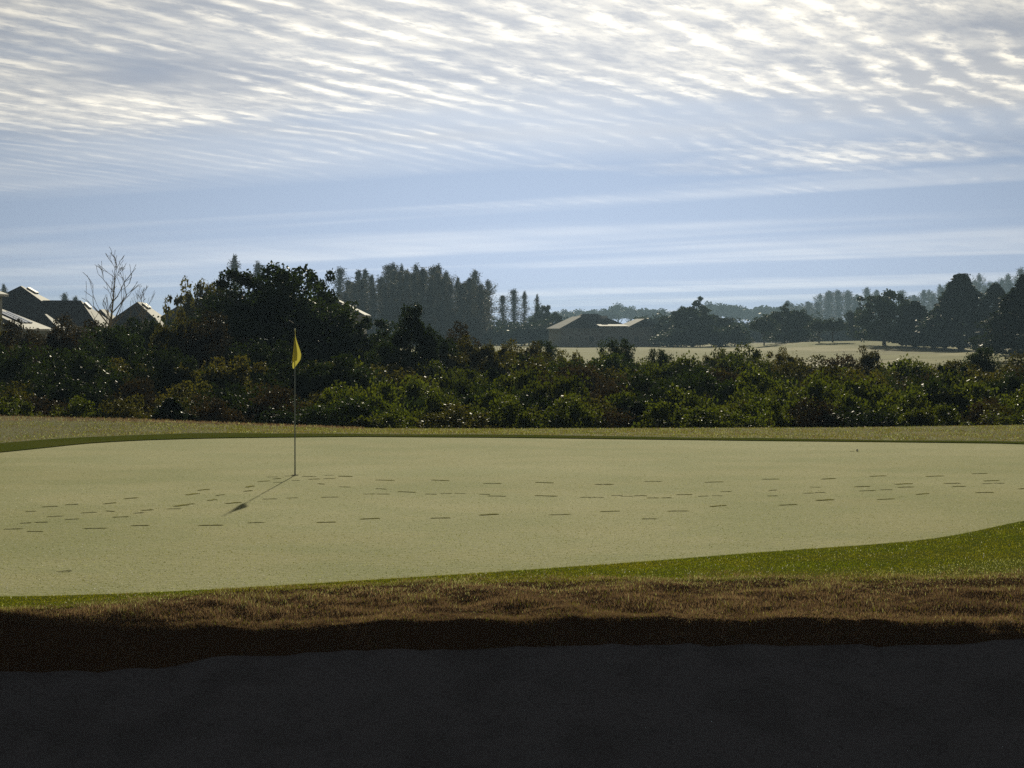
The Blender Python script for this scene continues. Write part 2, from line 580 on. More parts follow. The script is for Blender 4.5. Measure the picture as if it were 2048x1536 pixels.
# the bunker pinches out at both ends
bk = np.clip((13.0 - np.abs(XS)) / 3.0, 0, 1)
bk = bk * bk * (3 - 2 * bk)
SNY = SEY - 9.5 * bk                     # near edge of the sand
RGY = np.full_like(XS, 52.0)             # ridge behind the green
rg_py = np.interp(px_of(52.0), [-400, 0, 250, 500, 640, 750, 1000, 1400, 1700, 2048, 2500],
                  [828, 832, 838, 848, 853, 857, 857.5, 856, 855, 850, 846])
RGZ = HC - (rg_py - YH) * 52.0 / F

NEAR_Z = 0.45


def fair_z(X, Y):
    X = np.asarray(X, float)
    Y = np.asarray(Y, float)
    z = np.full(np.broadcast(X, Y).shape, -1.8)
    z = z + 1.5 * np.exp(-(np.clip(np.abs(X - 66) - 9, 0, None) / 8) ** 2 - ((Y - 440) / 55) ** 2)
    z = z + 1.7 * np.exp(-((X - 62) / 7) ** 2 - ((Y - 300) / 40) ** 2)
    z = z + 0.25 * np.sin(X * 0.05 + 1.0) * np.sin(Y * 0.021) * np.clip((Y - 90) / 100, 0, 1)
    return z


def land_z(X, Y):
    """height of everything beyond the ridge"""
    rz = np.interp(X, XS, RGZ)
    t = np.clip((np.asarray(Y, float) - 52.0) / 9.0, 0, 1)
    t = t * t * (3 - 2 * t)
    return rz * (1 - t) + fair_z(X, Y) * t


def vnoise2(x, y, seed, step):
    rs = np.random.RandomState(seed)
    k = rs.uniform(-1, 1, (257, 257))
    gx, gy = np.asarray(x) / step + 1000, np.asarray(y) / step + 1000
    i, j = np.floor(gx).astype(int), np.floor(gy).astype(int)
    f, g_ = gx - i, gy - j
    f, g_ = f * f * (3 - 2 * f), g_ * g_ * (3 - 2 * g_)
    i, j = i % 256, j % 256
    return (k[i, j] * (1 - f) + k[i + 1, j] * f) * (1 - g_) + (k[i, j + 1] * (1 - f) + k[i + 1, j + 1] * f) * g_


class Sheet:
    def __init__(self):
        self.V, self.F, self.M = [], [], []
        self.n = 0

    def strip(self, rows, m=0):
        """rows: list of (Y array, Z array) over XS; makes quads, drops pinched ones"""
        nx = len(XS)
        P = np.zeros((len(rows), nx, 3))
        for i, (yy, zz) in enumerate(rows):
            P[i, :, 0] = XS
            P[i, :, 1] = yy
            P[i, :, 2] = zz
        idx = np.arange(len(rows) * nx).reshape(len(rows), nx) + self.n
        a, b, c, d = idx[:-1, :-1], idx[:-1, 1:], idx[1:, 1:], idx[1:, :-1]
        gap = (P[1:, :, 1] - P[:-1, :, 1])
        ok = (gap[:, :-1] + gap[:, 1:]) > 1e-4
        q = np.stack([a, b, c, d], -1)[ok]
        self.V.append(P.reshape(-1, 3))
        self.F.append(q)
        self.M.append(np.full(len(q), m))
        self.n += len(rows) * nx

    def mesh(self, name, mats, smooth=True):
        return make_mesh(name, np.concatenate(self.V), np.concatenate(self.F), mats, smooth, np.concatenate(self.M))


def lerp_rows(y0, z0, y1, z1, n, ease=None, wob=0.0, seed=0):
    out = []
    for i in range(n + 1):
        t = i / n
        tz = ease(t) if ease else t
        z = z0 + (z1 - z0) * tz
        if wob and 0 < i < n:
            z = z + wob * vnoise(XS, seed + i, 0.22) + wob * vnoise(XS, seed + i + 60, 0.7)
        out.append((y0 + (y1 - y0) * t, z))
    return out


Z0 = np.zeros_like(XS)
LIP = 0.016
ground = Sheet()
# behind the camera up to the near edge of the bunker
sn_z = NEAR_Z + (SEZ - NEAR_Z) * (1 - bk)
ground.strip(lerp_rows(np.full_like(XS, -400.0), np.full_like(XS, NEAR_Z), np.full_like(XS, 2.0), np.full_like(XS, NEAR_Z), 6), 0)
ground.strip(lerp_rows(np.full_like(XS, 2.0), np.full_like(XS, NEAR_Z), SNY, sn_z, 8, lambda t: t * t * (3 - 2 * t)), 0)
# bank: sand edge -> crest -> collar
face = lerp_rows(SEY, SEZ, CRY, CRZ, 6, lambda t: t ** 0.8, 0.006, 20)
ground.strip(face, 1)
bank = lerp_rows(CRY, CRZ, CF, Z0 + LIP * 0.6, 24, lambda t: 1 - (1 - t) ** 2.0)
for i in range(1, 24):
    yy, zz = bank[i]
    e_ = min(1.0, i / 4, (24 - i) / 5)
    bank[i] = (yy, zz + e_ * (0.030 * vnoise2(XS, yy * 0.6, 31, 0.34) + 0.016 * vnoise2(XS, yy, 32, 0.13)))
ground.strip(bank, 1)
# rough between the collar and the ridge
ground.strip(lerp_rows(CB, Z0 + LIP, np.maximum(RGY, CB + 0.4), RGZ, 10, lambda t: t * t * (3 - 2 * t), 0.006, 40), 2)
ys = [52.0, 53.5, 55, 57, 59, 61, 64, 70, 80, 95, 115]
ground.strip([(np.full_like(XS, y), land_z(XS, np.full_like(XS, y))) for y in ys], 3)
ys2 = [610, 700, 900, 1300, 2500]
ground.strip([(np.full_like(XS, y), land_z(XS, np.full_like(XS, y))) for y in ys2], 3)
g = obj('ground', ground.mesh('ground', [M['rough'], M['thatch'], M['rough'], M['soil']]))
tag(g, kind='structure')

fw = Sheet()
ysf = list(np.linspace(115, 610, 56))
fw.strip([(np.full_like(XS, y), land_z(XS, np.full_like(XS, y))) for y in ysf])
tag(obj('fairway', fw.mesh('fairway', M['fairway'])), kind='structure')

sand = Sheet()
nS = 40
rows = []
for i in range(nS + 1):
    t = i / nS
    yy = SNY + (SEY - SNY) * t
    d = SEY - yy                       # distance from the bank
    dep = np.where(d < 2.6, 0.33 * d + 0.02 * d, 0)
    depth = 1.05 * (1 - np.exp(-d / 2.6)) + 0.16 * np.exp(-((d - 2.4) / 1.2) ** 2) * np.clip(d, 0, 1)
    near = np.clip((t - 0.0) / 0.45, 0, 1)
    near = near * near * (3 - 2 * near)
    z_far = SEZ - depth * bk
    z = sn_z + (z_far - sn_z) * near
    if 0 < i < nS:
        z = z + (0.010 * vnoise(XS + yy * 0.7, 70 + i // 3, 0.5) + 0.005 * vnoise(XS, 90 + i, 0.2)) * bk
    rows.append((yy, z))
sand.strip(rows)
tag(obj('bunker_sand', sand.mesh('bunker_sand', M['sand'])), kind='structure')

col = Sheet()
col.strip(lerp_rows(CF, Z0 + LIP * 0.6, GF, Z0 + LIP, 8, None, 0.002, 110))
col.strip([(GF, Z0 + LIP), (GF + 0.008 * (GB > GF), Z0)])
col.strip([(GB - 0.008 * (GB > GF), Z0), (GB, Z0 + LIP)])
col.strip(lerp_rows(GB, Z0 + LIP, CB, Z0 + LIP, 5))
tag(obj('collar', col.mesh('collar', M['collar'], False)), kind='structure')

gr = Sheet()
gr.strip(lerp_rows(GF + 0.008 * (GB > GF), Z0, GB - 0.008 * (GB > GF), Z0, 30))
green = tag(obj('putting_green', gr.mesh('putting_green', M['green'])), kind='structure')

# ------------------------------------------------------------------ footprints in the rime
FP = []


def crop(x0, y0, L):
    for a, b, c, d in L:
        FP.append((x0 + a / 4, y0 + b / 4, x0 + c / 4, y0 + d / 4))


crop(0, 930, [(185, 378, 298, 370), (310, 340, 478, 330), (530, 320, 610, 318), (815, 315, 930, 303), (975, 275, 1120, 262),
              (1465, 243, 1600, 228), (1555, 208, 1700, 193), (1380, 335, 1500, 318), (1480, 318, 1560, 313), (1310, 355, 1465, 352),
              (1650, 288, 1740, 277), (1710, 248, 1800, 238), (1785, 312, 1945, 300), (1935, 185, 2048, 165), (1935, 215, 2030, 205),
              (635, 388, 780, 378), (840, 370, 910, 375), (1060, 390, 1150, 383), (1100, 368, 1250, 360), (880, 423, 1040, 415),
              (500, 440, 645, 433), (360, 417, 510, 410), (280, 463, 370, 460), (160, 470, 240, 465), (5, 520, 200, 512),
              (220, 535, 330, 535), (640, 513, 870, 508), (1030, 490, 1200, 485), (1570, 487, 1800, 484), (1955, 467, 2135, 462)])
crop(512, 930, [(0, 137, 120, 127), (70, 98, 190, 97), (130, 115, 200, 108), (140, 142, 205, 140), (240, 90, 300, 90),
                (340, 92, 510, 95), (530, 85, 640, 83), (640, 90, 790, 95), (410, 118, 520, 112), (530, 113, 640, 108),
                (290, 128, 340, 125), (490, 150, 550, 156), (650, 175, 765, 180), (30, 277, 190, 272), (250, 268, 325, 265),
                (510, 262, 665, 257), (460, 462, 660, 460), (815, 437, 1000, 428), (1360, 430, 1585, 426), (1770, 405, 1950, 395),
                (940, 121, 1120, 126), (1380, 120, 1570, 129), (1800, 150, 1985, 150), (870, 235, 945, 234), (980, 235, 1055, 236),
                (945, 190, 1060, 196), (1110, 212, 1300, 224), (1340, 235, 1460, 236), (1480, 232, 1560, 230), (1585, 230, 1680, 232),
                (1800, 236, 1860, 238), (1840, 250, 2015, 252)])
crop(1024, 930, [(165, 140, 355, 147), (650, 158, 825, 156), (1035, 135, 1225, 134), (1520, 142, 1715, 134), (1980, 117, 2160, 114),
                 (160, 247, 385, 252), (560, 262, 635, 262), (645, 262, 735, 262), (820, 247, 860, 247), (890, 253, 955, 252),
                 (965, 250, 1090, 247), (1090, 266, 1170, 266), (1205, 266, 1270, 265), (1300, 241, 1460, 237), (1490, 254, 1580, 250),
                 (1610, 248, 1680, 250), (1660, 216, 1770, 215), (270, 402, 495, 398), (690, 377, 880, 370), (1220, 372, 1440, 370),
                 (1580, 338, 1725, 323), (1080, 434, 1120, 434)])
crop(1536, 920, [(400, 157, 575, 148), (790, 133, 970, 127), (1240, 135, 1440, 127), (1610, 113, 1780, 108), (0, 247, 85, 242),
                 (330, 220, 430, 220), (290, 268, 365, 267), (390, 263, 450, 261), (0, 290, 80, 289), (670, 217, 840, 212),
                 (710, 252, 890, 245), (905, 241, 995, 238), (1000, 197, 1180, 190), (1030, 222, 1180, 216), (1400, 190, 1560, 188),
                 (1450, 215, 1610, 212), (1715, 192, 1800, 190), (1825, 188, 1880, 188), (1720, 170, 1865, 165), (60, 366, 265, 357),
                 (380, 328, 540, 318), (845, 320, 1045, 311), (1160, 280, 1320, 268), (1645, 264, 1830, 261), (1985, 235, 2150, 226)])


def sole_mesh(mirror):
    """outline of a shoe sole, heel at -x, toe at +x, 1 m long for scaling; slightly dished"""
    up = [(-0.50, 0.0), (-0.48, 0.09), (-0.40, 0.14), (-0.25, 0.13), (-0.05, 0.11), (0.12, 0.15), (0.28, 0.20), (0.40, 0.17), (0.48, 0.09), (0.50, 0.02)]
    lo = [(0.48, -0.06), (0.40, -0.12), (0.25, -0.14), (0.08, -0.10), (-0.10, -0.08), (-0.28, -0.11), (-0.42, -0.12), (-0.48, -0.07)]
    P = [(x, y * mirror, 0.0) for x, y in up + lo]
    V = P + [(x * 0.8, y * 0.75, -0.002) for x, y, _ in P] + [(0, 0, -0.002)]
    n = len(P)
    Fs = []
    for i in range(n):
        j = (i + 1) % n
        f = (i, n + i, n + j, j)
        Fs.append(f if mirror < 0 else f)
        Fs.append((n + i, 2 * n, n + j))
    return make_mesh('footprint', V, Fs, M['print'])


soles = [sole_mesh(1), sole_mesh(-1)]
rng = random.Random(4)
for i, (x1, y1, x2, y2) in enumerate(FP):
    a = Vector(ground_pt(x1, y1))
    b = Vector(ground_pt(x2, y2))
    c = (a + b) / 2
    d = b - a
    L = max(0.20, min(0.36, d.length))
    o = obj('footprint', soles[i % 2], green, (c.x, c.y, 0.0035 + 0.0005 * (i % 5)))
    o.rotation_euler = (0, 0, math.atan2(d.y, d.x) + rng.uniform(-0.12, 0.12))
    o.scale = (L * rng.uniform(0.75, 0.92), L * rng.uniform(0.5, 1.0), 1)

# ------------------------------------------------------------------ flagstick, hole, ball, twig
fx, fy = ground_pt(589.5, 951)
cup = MB()
ring = [(0.054 * math.cos(a), 0.054 * math.sin(a)) for a in np.linspace(0, 2 * math.pi, 25)[:-1]]
rin = [(x * 0.93, y * 0.93) for x, y in ring]
n = len(ring)
cup.add([(x, y, 0.004) for x, y in ring] + [(x, y, 0.004) for x, y in rin],
        [(i, (i + 1) % n, n + (i + 1) % n, n + i) for i in range(n)], 0)
cup.add([(x, y, 0.004) for x, y in rin] + [(x, y, 0.0015) for x, y in rin],
        [(i, (i + 1) % n, n + (i + 1) % n, n + i) for i in range(n)] + [tuple(range(n, 2 * n))], 1)
obj('hole_cup', cup.mesh('hole_cup', [M['print'], M['dark']]), green, (fx, fy, 0.004))

PH = 2.13
fs = empty('flagstick', (fx, fy, 0.0))
tag(fs, 'thin dark flagstick with a limp yellow flag standing on the frosted putting green', 'flagstick')
mb = MB()
mb.tube([(0, 0, 0.0), (0, 0, 0.5), (0.001, 0, 1.3), (0.004, 0, PH - 0.02)], [0.0105, 0.0095, 0.0085, 0.0070], 10)
obj('pole', mb.mesh('pole', M['pole'], True), fs)
mb = MB()
mb.tube([(0.004, 0, PH - 0.03), (0.004, 0, PH - 0.015), (0.004, 0, PH), (0.004, 0, PH + 0.006)], [0.008, 0.011, 0.011, 0.005], 10)
obj('pole_tip', mb.mesh('pole_tip', M['white'], True), fs)


def flag_mesh():
    nu, nv = 44, 40
    V = np.zeros((nv + 1, nu + 1, 3))
    # cross-section of the hanging cloth, in metres at full spread: out to the left behind the pole, over to the right, back to the left in front
    U = np.array([0, 0.14, 0.28, 0.40, 0.52, 0.62, 0.80, 1.0])
    PXs = np.array([0.003, 0.030, 0.052, 0.020, -0.030, -0.036, 0.030, 0.102])
    PYs = np.array([0.012, 0.022, 0.008, -0.012, -0.018, -0.030, -0.046, -0.030])
    drop = np.array([0.37, 0.40, 0.42, 0.44, 0.47, 0.575, 0.52, 0.41])
    u = np.linspace(0, 1, nu + 1)

    def sm(P):
        a = np.interp(u, U, P)
        k = np.ones(5) / 5
        return np.convolve(np.pad(a, 2, mode='edge'), k, mode='valid')
    X, Y, D = sm(PXs), sm(PYs), sm(drop)
    for j in range(nv + 1):
        v = j / nv
        q_ = min(max((v - 0.12) / 0.86, 0), 1)
        spread = 0.13 + 0.87 * q_ * q_ * (3 - 2 * q_)
        if v > 0.85:
            spread *= 1 - 0.10 * ((v - 0.85) / 0.15)
        rip = 0.004 * np.sin(u * 23 + v * 5) * v
        V[j, :, 0] = X * spread + rip
        V[j, :, 1] = Y * spread + 0.005 * np.sin(u * 17 + v * 9) * v
        V[j, :, 2] = PH - 0.02 - v * D
    # hoist stays on the pole
    V[:, 0, 0] = 0.006
    V[:, 0, 1] = 0.008
    idx = np.arange((nv + 1) * (nu + 1)).reshape(nv + 1, nu + 1)
    q = np.stack([idx[:-1, :-1], idx[1:, :-1], idx[1:, 1:], idx[:-1, 1:]], -1).reshape(-1, 4)
    return make_mesh('flag', V.reshape(-1, 3), q, M['cloth'], True)


fl = obj('flag', flag_mesh(), fs)
fl['label'] = 'limp yellow flag lit through by the sun'

bx, by = ground_pt(1715, 903.2)
import bmesh
bm = bmesh.new()
bmesh.ops.create_icosphere(bm, subdivisions=4, radius=0.0214)
gold = math.pi * (3 - math.sqrt(5))
dim = [Vector((math.cos(gold * k) * math.sqrt(1 - (1 - 2 * (k + .5) / 300) ** 2), math.sin(gold * k) * math.sqrt(1 - (1 - 2 * (k + .5) / 300) ** 2), 1 - 2 * (k + .5) / 300)) for k in range(300)]
from mathutils import kdtree
kd = kdtree.KDTree(300)
for k, d in enumerate(dim):
    kd.insert(d, k)
kd.balance()
for vtx in bm.verts:
    d = kd.find(vtx.co.normalized())[2]
    vtx.co *= 1 - 0.012 * max(0, 1 - (d / 0.085) ** 2)
me = bpy.data.meshes.new('golf_ball')
bm.to_mesh(me)
bm.free()
me.materials.append(M['white'])
me.polygons.foreach_set('use_smooth', np.ones(len(me.polygons), dtype=bool))
tag(obj('golf_ball', me, None, (bx, by, 0.0212)), 'white dimpled golf ball lying alone on the frosted putting green', 'ball')
# small darker mark beside the ball
pm = obj('dark_mark', soles[0], green, (bx - 0.092, by - 0.03, 0.006))
pm.scale = (0.085, 0.16, 1)

mb = MB()
tx, ty = ground_pt(128, 1145)
mb.tube([(-0.13, 0.02, 0.006), (-0.06, 0.0, 0.010), (0.0, 0.012, 0.014), (0.07, 0.0, 0.012)], [0.002, 0.004, 0.005, 0.004], 6)
mb.tube([(0.0, 0.012, 0.013), (0.04, 0.05, 0.022), (0.07, 0.07, 0.03)], [0.003, 0.002, 0.001], 5)
mb.add([(0.03, 0.0, 0.012), (0.07, 0.028, 0.022), (0.115, 0.01, 0.016), (0.07, -0.022, 0.010)], [(0, 1, 2, 3)])
tw_ = obj('fallen_twig', mb.mesh('fallen_twig', M['twig']), None, (tx, ty, 0.0))
tw_.scale = (0.6, 0.6, 0.6)
tag(tw_, 'small dark fallen twig with a dead leaf on the putting green', 'twig')

# ------------------------------------------------------------------ grass blades


def blades(name, X, Y, Z, h, wd, lean, rs, mats, midx_p, seg2=True):
    n = len(X)
    az = rs.uniform(0, 2 * np.pi, n)
    side = np.stack([np.cos(az), np.sin(az), np.zeros(n)], -1) * (wd / 2)[:, None]
    la = rs.uniform(0, 2 * np.pi, n)
    ld = np.stack([np.cos(la), np.sin(la), np.zeros(n)], -1) * (h * lean)[:, None]
    up = np.stack([np.zeros(n), np.zeros(n), h * np.sqrt(np.clip(1 - lean ** 2, 0.05, 1))], -1)
    B = np.stack([X, Y, Z - 0.004], -1)
    mid = B + up * 0.55 + ld * 0.3
    tip = B + up + ld
    V = np.stack([B - side, B + side, mid + side * 0.7, tip, mid - side * 0.7], 1).reshape(-1, 3)
    k = np.arange(n) * 5
    q = np.stack([k, k + 1, k + 2, k + 4], -1)
    t3 = np.stack([k + 4, k + 2, k + 3], -1)
    me = bpy.data.meshes.new(name)
    me.vertices.add(len(V))
    me.vertices.foreach_set('co', V.astype(np.float32).ravel())
    loops = np.concatenate([q.ravel(), t3.ravel()]).astype(np.int32)
    me.loops.add(len(loops))
    me.loops.foreach_set('vertex_index', loops)
    me.polygons.add(2 * n)
    starts = np.concatenate([np.arange(n) * 4, 4 * n + np.arange(n) * 3]).astype(np.int32)
    me.polygons.foreach_set('loop_start', starts)
    me.update(calc_edges=True)
    for m in mats:
        me.materials.append(m)
    mi = rs.choice(len(mats), n, p=midx_p) if not isinstance(midx_p, np.ndarray) or midx_p.ndim == 1 and len(midx_p) != n else midx_p
    me.polygons.foreach_set('material_index', np.concatenate([mi, mi]).astype(np.int32))
    me.update()
    return obj(name, me)


def sheet_sample(rows, n, rs, x0, x1):
    """random points on a strip: rows of (Y,Z) over XS"""
    YY = np.array([r[0] for r in rows])
    ZZ = np.array([r[1] for r in rows])
    x = rs.uniform(x0, x1, n)
    t = rs.uniform(0, len(rows) - 1, n)
    i = np.clip(t.astype(int), 0, len(rows) - 2)
    f = t - i
    j = np.clip(np.searchsorted(XS, x) - 1, 0, len(XS) - 2)
    g_ = (x - XS[j]) / (XS[j + 1] - XS[j])

    def ev(A):
        a = A[i, j] * (1 - g_) + A[i, j + 1] * g_
        b = A[i + 1, j] * (1 - g_) + A[i + 1, j + 1] * g_
        return a * (1 - f) + b * f
    return x, ev(YY), ev(ZZ), t / (len(rows) - 1)


rs = np.random.RandomState(11)
# dead brown grass on the bunker bank
x1_, y1_, z1_, t1_ = sheet_sample(bank, 120000, rs, -6.2, 6.2)
x3_, y3_, z3_, t3_ = sheet_sample(bank[:4], 40000, rs, -6.2, 6.2)
x1_, y1_, z1_, t1_ = np.concatenate([x1_, x3_]), np.concatenate([y1_, y3_]), np.concatenate([z1_, z3_]), np.concatenate([t1_, t3_ * 0.12])
# ragged edge: stray tufts reach into the collar
x4_ = rs.uniform(-6.2, 6.2, 30000)
y4_ = np.interp(x4_, XS, CF) + rs.exponential(0.22, 30000) * (0.3 + 0.9 * (0.5 + 0.5 * vnoise2(x4_, x4_ * 0, 210, 0.3)))
ok4 = y4_ < np.interp(x4_, XS, GF) - 0.05
x4_, y4_ = x4_[ok4], y4_[ok4]
x1_, y1_, z1_, t1_ = np.concatenate([x1_, x4_]), np.concatenate([y1_, y4_]), np.concatenate([z1_, np.full(len(x4_), LIP * 0.7)]), np.concatenate([t1_, np.full(len(x4_), 0.9)])
x2_, y2_, z2_, t2_ = sheet_sample(face, 36000, rs, -6.2, 6.2)
x5_, y5_, z5_, t5_ = sheet_sample(face[:3], 14000, rs, -6.2, 6.2)
x2_, y2_, z2_, t2_ = np.concatenate([x2_, x5_]), np.concatenate([y2_, y5_]), np.concatenate([z2_, z5_]), np.concatenate([t2_, t5_])
X, Y, Zz = np.concatenate([x1_, x2_]), np.concatenate([y1_, y2_]), np.concatenate([z1_, z2_])
tt = np.concatenate([t1_, t2_ * 0])
tuft = 0.5 + 0.5 * vnoise2(X, Y * 0.7, 201, 0.13)
patch = 0.5 + 0.5 * vnoise2(X, Y * 0.6, 202, 0.42)
h = (0.022 + 0.085 * tuft * (0.25 + 0.75 * patch)) * rs.uniform(0.5, 1.3, len(X)) * np.interp(tt, [0, 0.1, 0.3, 1.0], [0.55, 0.6, 0.85, 0.5])
wd = rs.uniform(0.0025, 0.005, len(X))
lean = rs.uniform(0.15, 0.85, len(X))
mi = np.zeros(len(X), int)
r_ = rs.uniform(0, 1, len(X))
mi[r_ < 0.022 + 0.20 * np.clip((tt - 0.5) * 2, 0, 1) + 0.06 * (tt > 0.35) * (patch > 0.72)] = 2
mi[(r_ > 0.97 - 0.06 * patch - 0.25 * np.clip((tt - 0.85) / 0.15, 0, 1))] = 1
tag(blades('dead_grass', X, Y, Zz, h, wd, lean, rs, [M['brown_blade'], M['green_blade'], M['rime_blade']], mi),
    'shaggy dead brown grass hanging over the bunker lip', 'grass', kind='stuff')

# short green grass of the collar, near side
crow = lerp_rows(CF - 0.05, Z0 + LIP * 0.5, GF - 0.004, Z0 + LIP, 8)
X, Y, Zz, tt = sheet_sample(crow, 130000, rs, -6.5, 8.0)
keep = rs.uniform(0, 1, len(X)) < np.clip((np.interp(X, XS, GF) - np.interp(X, XS, CF)) / 2.0 + 0.1, 0, 1)
X, Y, Zz, tt = X[keep], Y[keep], Zz[keep], tt[keep]
h = rs.uniform(0.010, 0.024, len(X))
frosty = np.clip((X - 0.9) / 1.6, 0, 1) * np.clip((np.interp(X, [0.9, 4.4], [0.12, 0.42]) - tt) / 0.12, 0, 1)
mi = np.zeros(len(X), int)
r_ = rs.uniform(0, 1, len(X))
mi[r_ < 0.025 + 0.30 * frosty] = 1
mi[r_ > 0.985] = 2
tag(blades('collar_grass', X, Y, Zz, h, rs.uniform(0.003, 0.006, len(X)), rs.uniform(0.2, 0.8, len(X)), rs,
           [M['green_blade'], M['rime_blade'], M['sparkle']], mi),
    'short vivid green grass ringing the frosted putting green', 'grass', kind='stuff')

# rime-tipped blades of the putting surface
n_ = 170000
yv = 1 / rs.uniform(1 / 49.0, 1 / 17.5, n_)
xv = rs.uniform(-0.235, 0.235, n_) * yv
ok = (yv > np.interp(xv, XS, GF) + 0.02) & (yv < np.interp(xv, XS, GB) - 0.02)
X, Y = xv[ok], yv[ok]
r_ = rs.uniform(0, 1, len(X))
mi = np.zeros(len(X), int)
mi[r_ < 0.66] = 1
mi[r_ < 0.16] = 2
h = rs.uniform(0.003, 0.009, len(X))
h[mi == 2] *= 1.5
tag(blades('frosted_grass', X, Y, np.zeros(len(X)) + 0.002, h, rs.uniform(0.006, 0.016, len(X)), rs.uniform(0.3, 0.9, len(X)), rs,
           [M['green_blade'], M['rime_blade'], M['sparkle']], mi),
    'close-mown frosted grass blades of the putting green', 'grass', kind='stuff')

# rough grass behind the green
rrow = lerp_rows(CB, Z0 + LIP, np.maximum(RGY, CB + 0.4), RGZ, 10, lambda t: t * t * (3 - 2 * t))
X, Y, Zz, tt = sheet_sample(rrow, 90000, rs, -14, 14)
h = rs.uniform(0.015, 0.045, len(X))
mi = np.zeros(len(X), int)
r_ = rs.uniform(0, 1, len(X))
mi[r_ < 0.38] = 1
mi[r_ < 0.16] = 2
mi[(tt > 0.80) & (X < -3.2) & (r_ > 0.12)] = 1
h[(tt > 0.80) & (X < -3.2)] *= 1.6
tag(blades('rough_grass', X, Y, Zz, h, rs.uniform(0.006, 0.014, len(X)), rs.uniform(0.3, 0.9, len(X)), rs,
           [M['green_blade'], M['brown_blade'], M['rime_blade']], mi),
    'patchy tan rough grass between the putting green and the thicket', 'grass', kind='stuff')

# ------------------------------------------------------------------ foliage generators


def leaf_quads(C, L, W, rs, droop=0.0):
    n = len(C)
    a = rs.normal(size=(n, 3))
    a[:, 2] -= droop
    a /= np.linalg.norm(a, axis=1)[:, None]
    b = np.cross(a, rs.normal(size=(n, 3)))
    b /= np.linalg.norm(b, axis=1)[:, None] + 1e-9
    L = np.broadcast_to(L, n)[:, None]
    W = np.broadcast_to(W, n)[:, None]
    V = np.stack([C - a * L / 2, C + b * W / 2, C + a * L / 2, C - b * W / 2], 1).reshape(-1, 3)
    q = np.arange(4 * n).reshape(n, 4)
    return V, q


def crown(rs, H, Wd, n_clump, per, leaf, z0=0.15, shape='round', clump_r=0.16, shell=0.55, twigs=0.0):
    """leaf clumps spread through a lumpy crown; unit origin at the base of the plant"""
    d = rs.normal(size=(n_clump, 3))
    d /= np.linalg.norm(d, axis=1)[:, None]
    r = rs.uniform(shell, 1.0, n_clump) ** 0.8
    lump = 1 + 0.22 * np.sin(d[:, 0] * 5 + rs.uniform(0, 6)) * np.cos(d[:, 2] * 4 + rs.uniform(0, 6)) + rs.normal(0, 0.07, n_clump)
    ch = H * (1 - z0)
    zc = H * z0 + ch / 2
    C = d * (r * lump)[:, None]
    if shape == 'cone':
        zz = (C[:, 2] + 1) / 2
        k = np.clip(1.08 - 0.80 * np.clip(zz, 0, 1) ** 1.3, 0.12, 1.1)
        hyp = np.maximum(np.sqrt(C[:, 0] ** 2 + C[:, 1] ** 2), 1e-6)
        rad = rs.uniform(shell, 1, n_clump)
        C[:, 0], C[:, 1] = C[:, 0] / hyp * k * rad, C[:, 1] / hyp * k * rad
        C[:, 2] = rs.uniform(-1, 1, n_clump)
        zz = (C[:, 2] + 1) / 2
        k2 = np.clip(1.0 - 0.97 * zz ** 1.05, 0.03, 1) * np.clip(zz * 6 + 0.5, 0, 1)
        ang = rs.uniform(0, 2 * np.pi, n_clump)
        C[:, 0], C[:, 1] = np.cos(ang) * k2 * rad, np.sin(ang) * k2 * rad
    elif shape == 'flat':
        C[:, 2] = np.where(C[:, 2] < 0, C[:, 2] * 0.45, C[:, 2])
    C = C * np.array([Wd / 2, Wd / 2, ch / 2]) * (1 - clump_r * 0.6) + np.array([0, 0, zc])
    rr = clump_r * Wd * rs.uniform(0.6, 1.3, n_clump)
    if shape == 'cone':
        rr = rr * (0.45 + 0.65 * k2)
    u3 = rs.normal(size=(n_clump * per, 3))
    u3 /= np.linalg.norm(u3, axis=1)[:, None]
    u3 *= (rs.uniform(0.25, 1.0, n_clump * per) ** 0.45 * (1 + 0.18 * rs.normal(size=n_clump * per)))[:, None]
    P = np.repeat(C, per, 0) + u3 * np.repeat(rr, per)[:, None] * np.array([1.0, 1.0, 0.8])
    n = len(P)
    P = P[(P[:, 2] > 0.02)]
    n = len(P)
    L = leaf * rs.uniform(0.6, 1.4, n)
    V, q = leaf_quads(P, L, L * 0.72, rs)
    if twigs:
        # upright shoots poking out of the top
        m_ = int(twigs)
        base = C[rs.choice(n_clump, m_)]
        for k in range(m_):
            ln = rs.uniform(0.2, 0.5) * H * 0.4
            dirv = np.array([rs.normal(0, .3), rs.normal(0, .3), 1.0])
            pts = base[k] + dirv * np.linspace(0, ln, 10)[:, None] + rs.normal(0, leaf * .3, (10, 3))
            v2, q2 = leaf_quads(pts, leaf, leaf * 0.4, rs)
            q = np.concatenate([q, q2 + len(V)])
            V = np.concatenate([V, v2])
    return V, q, C


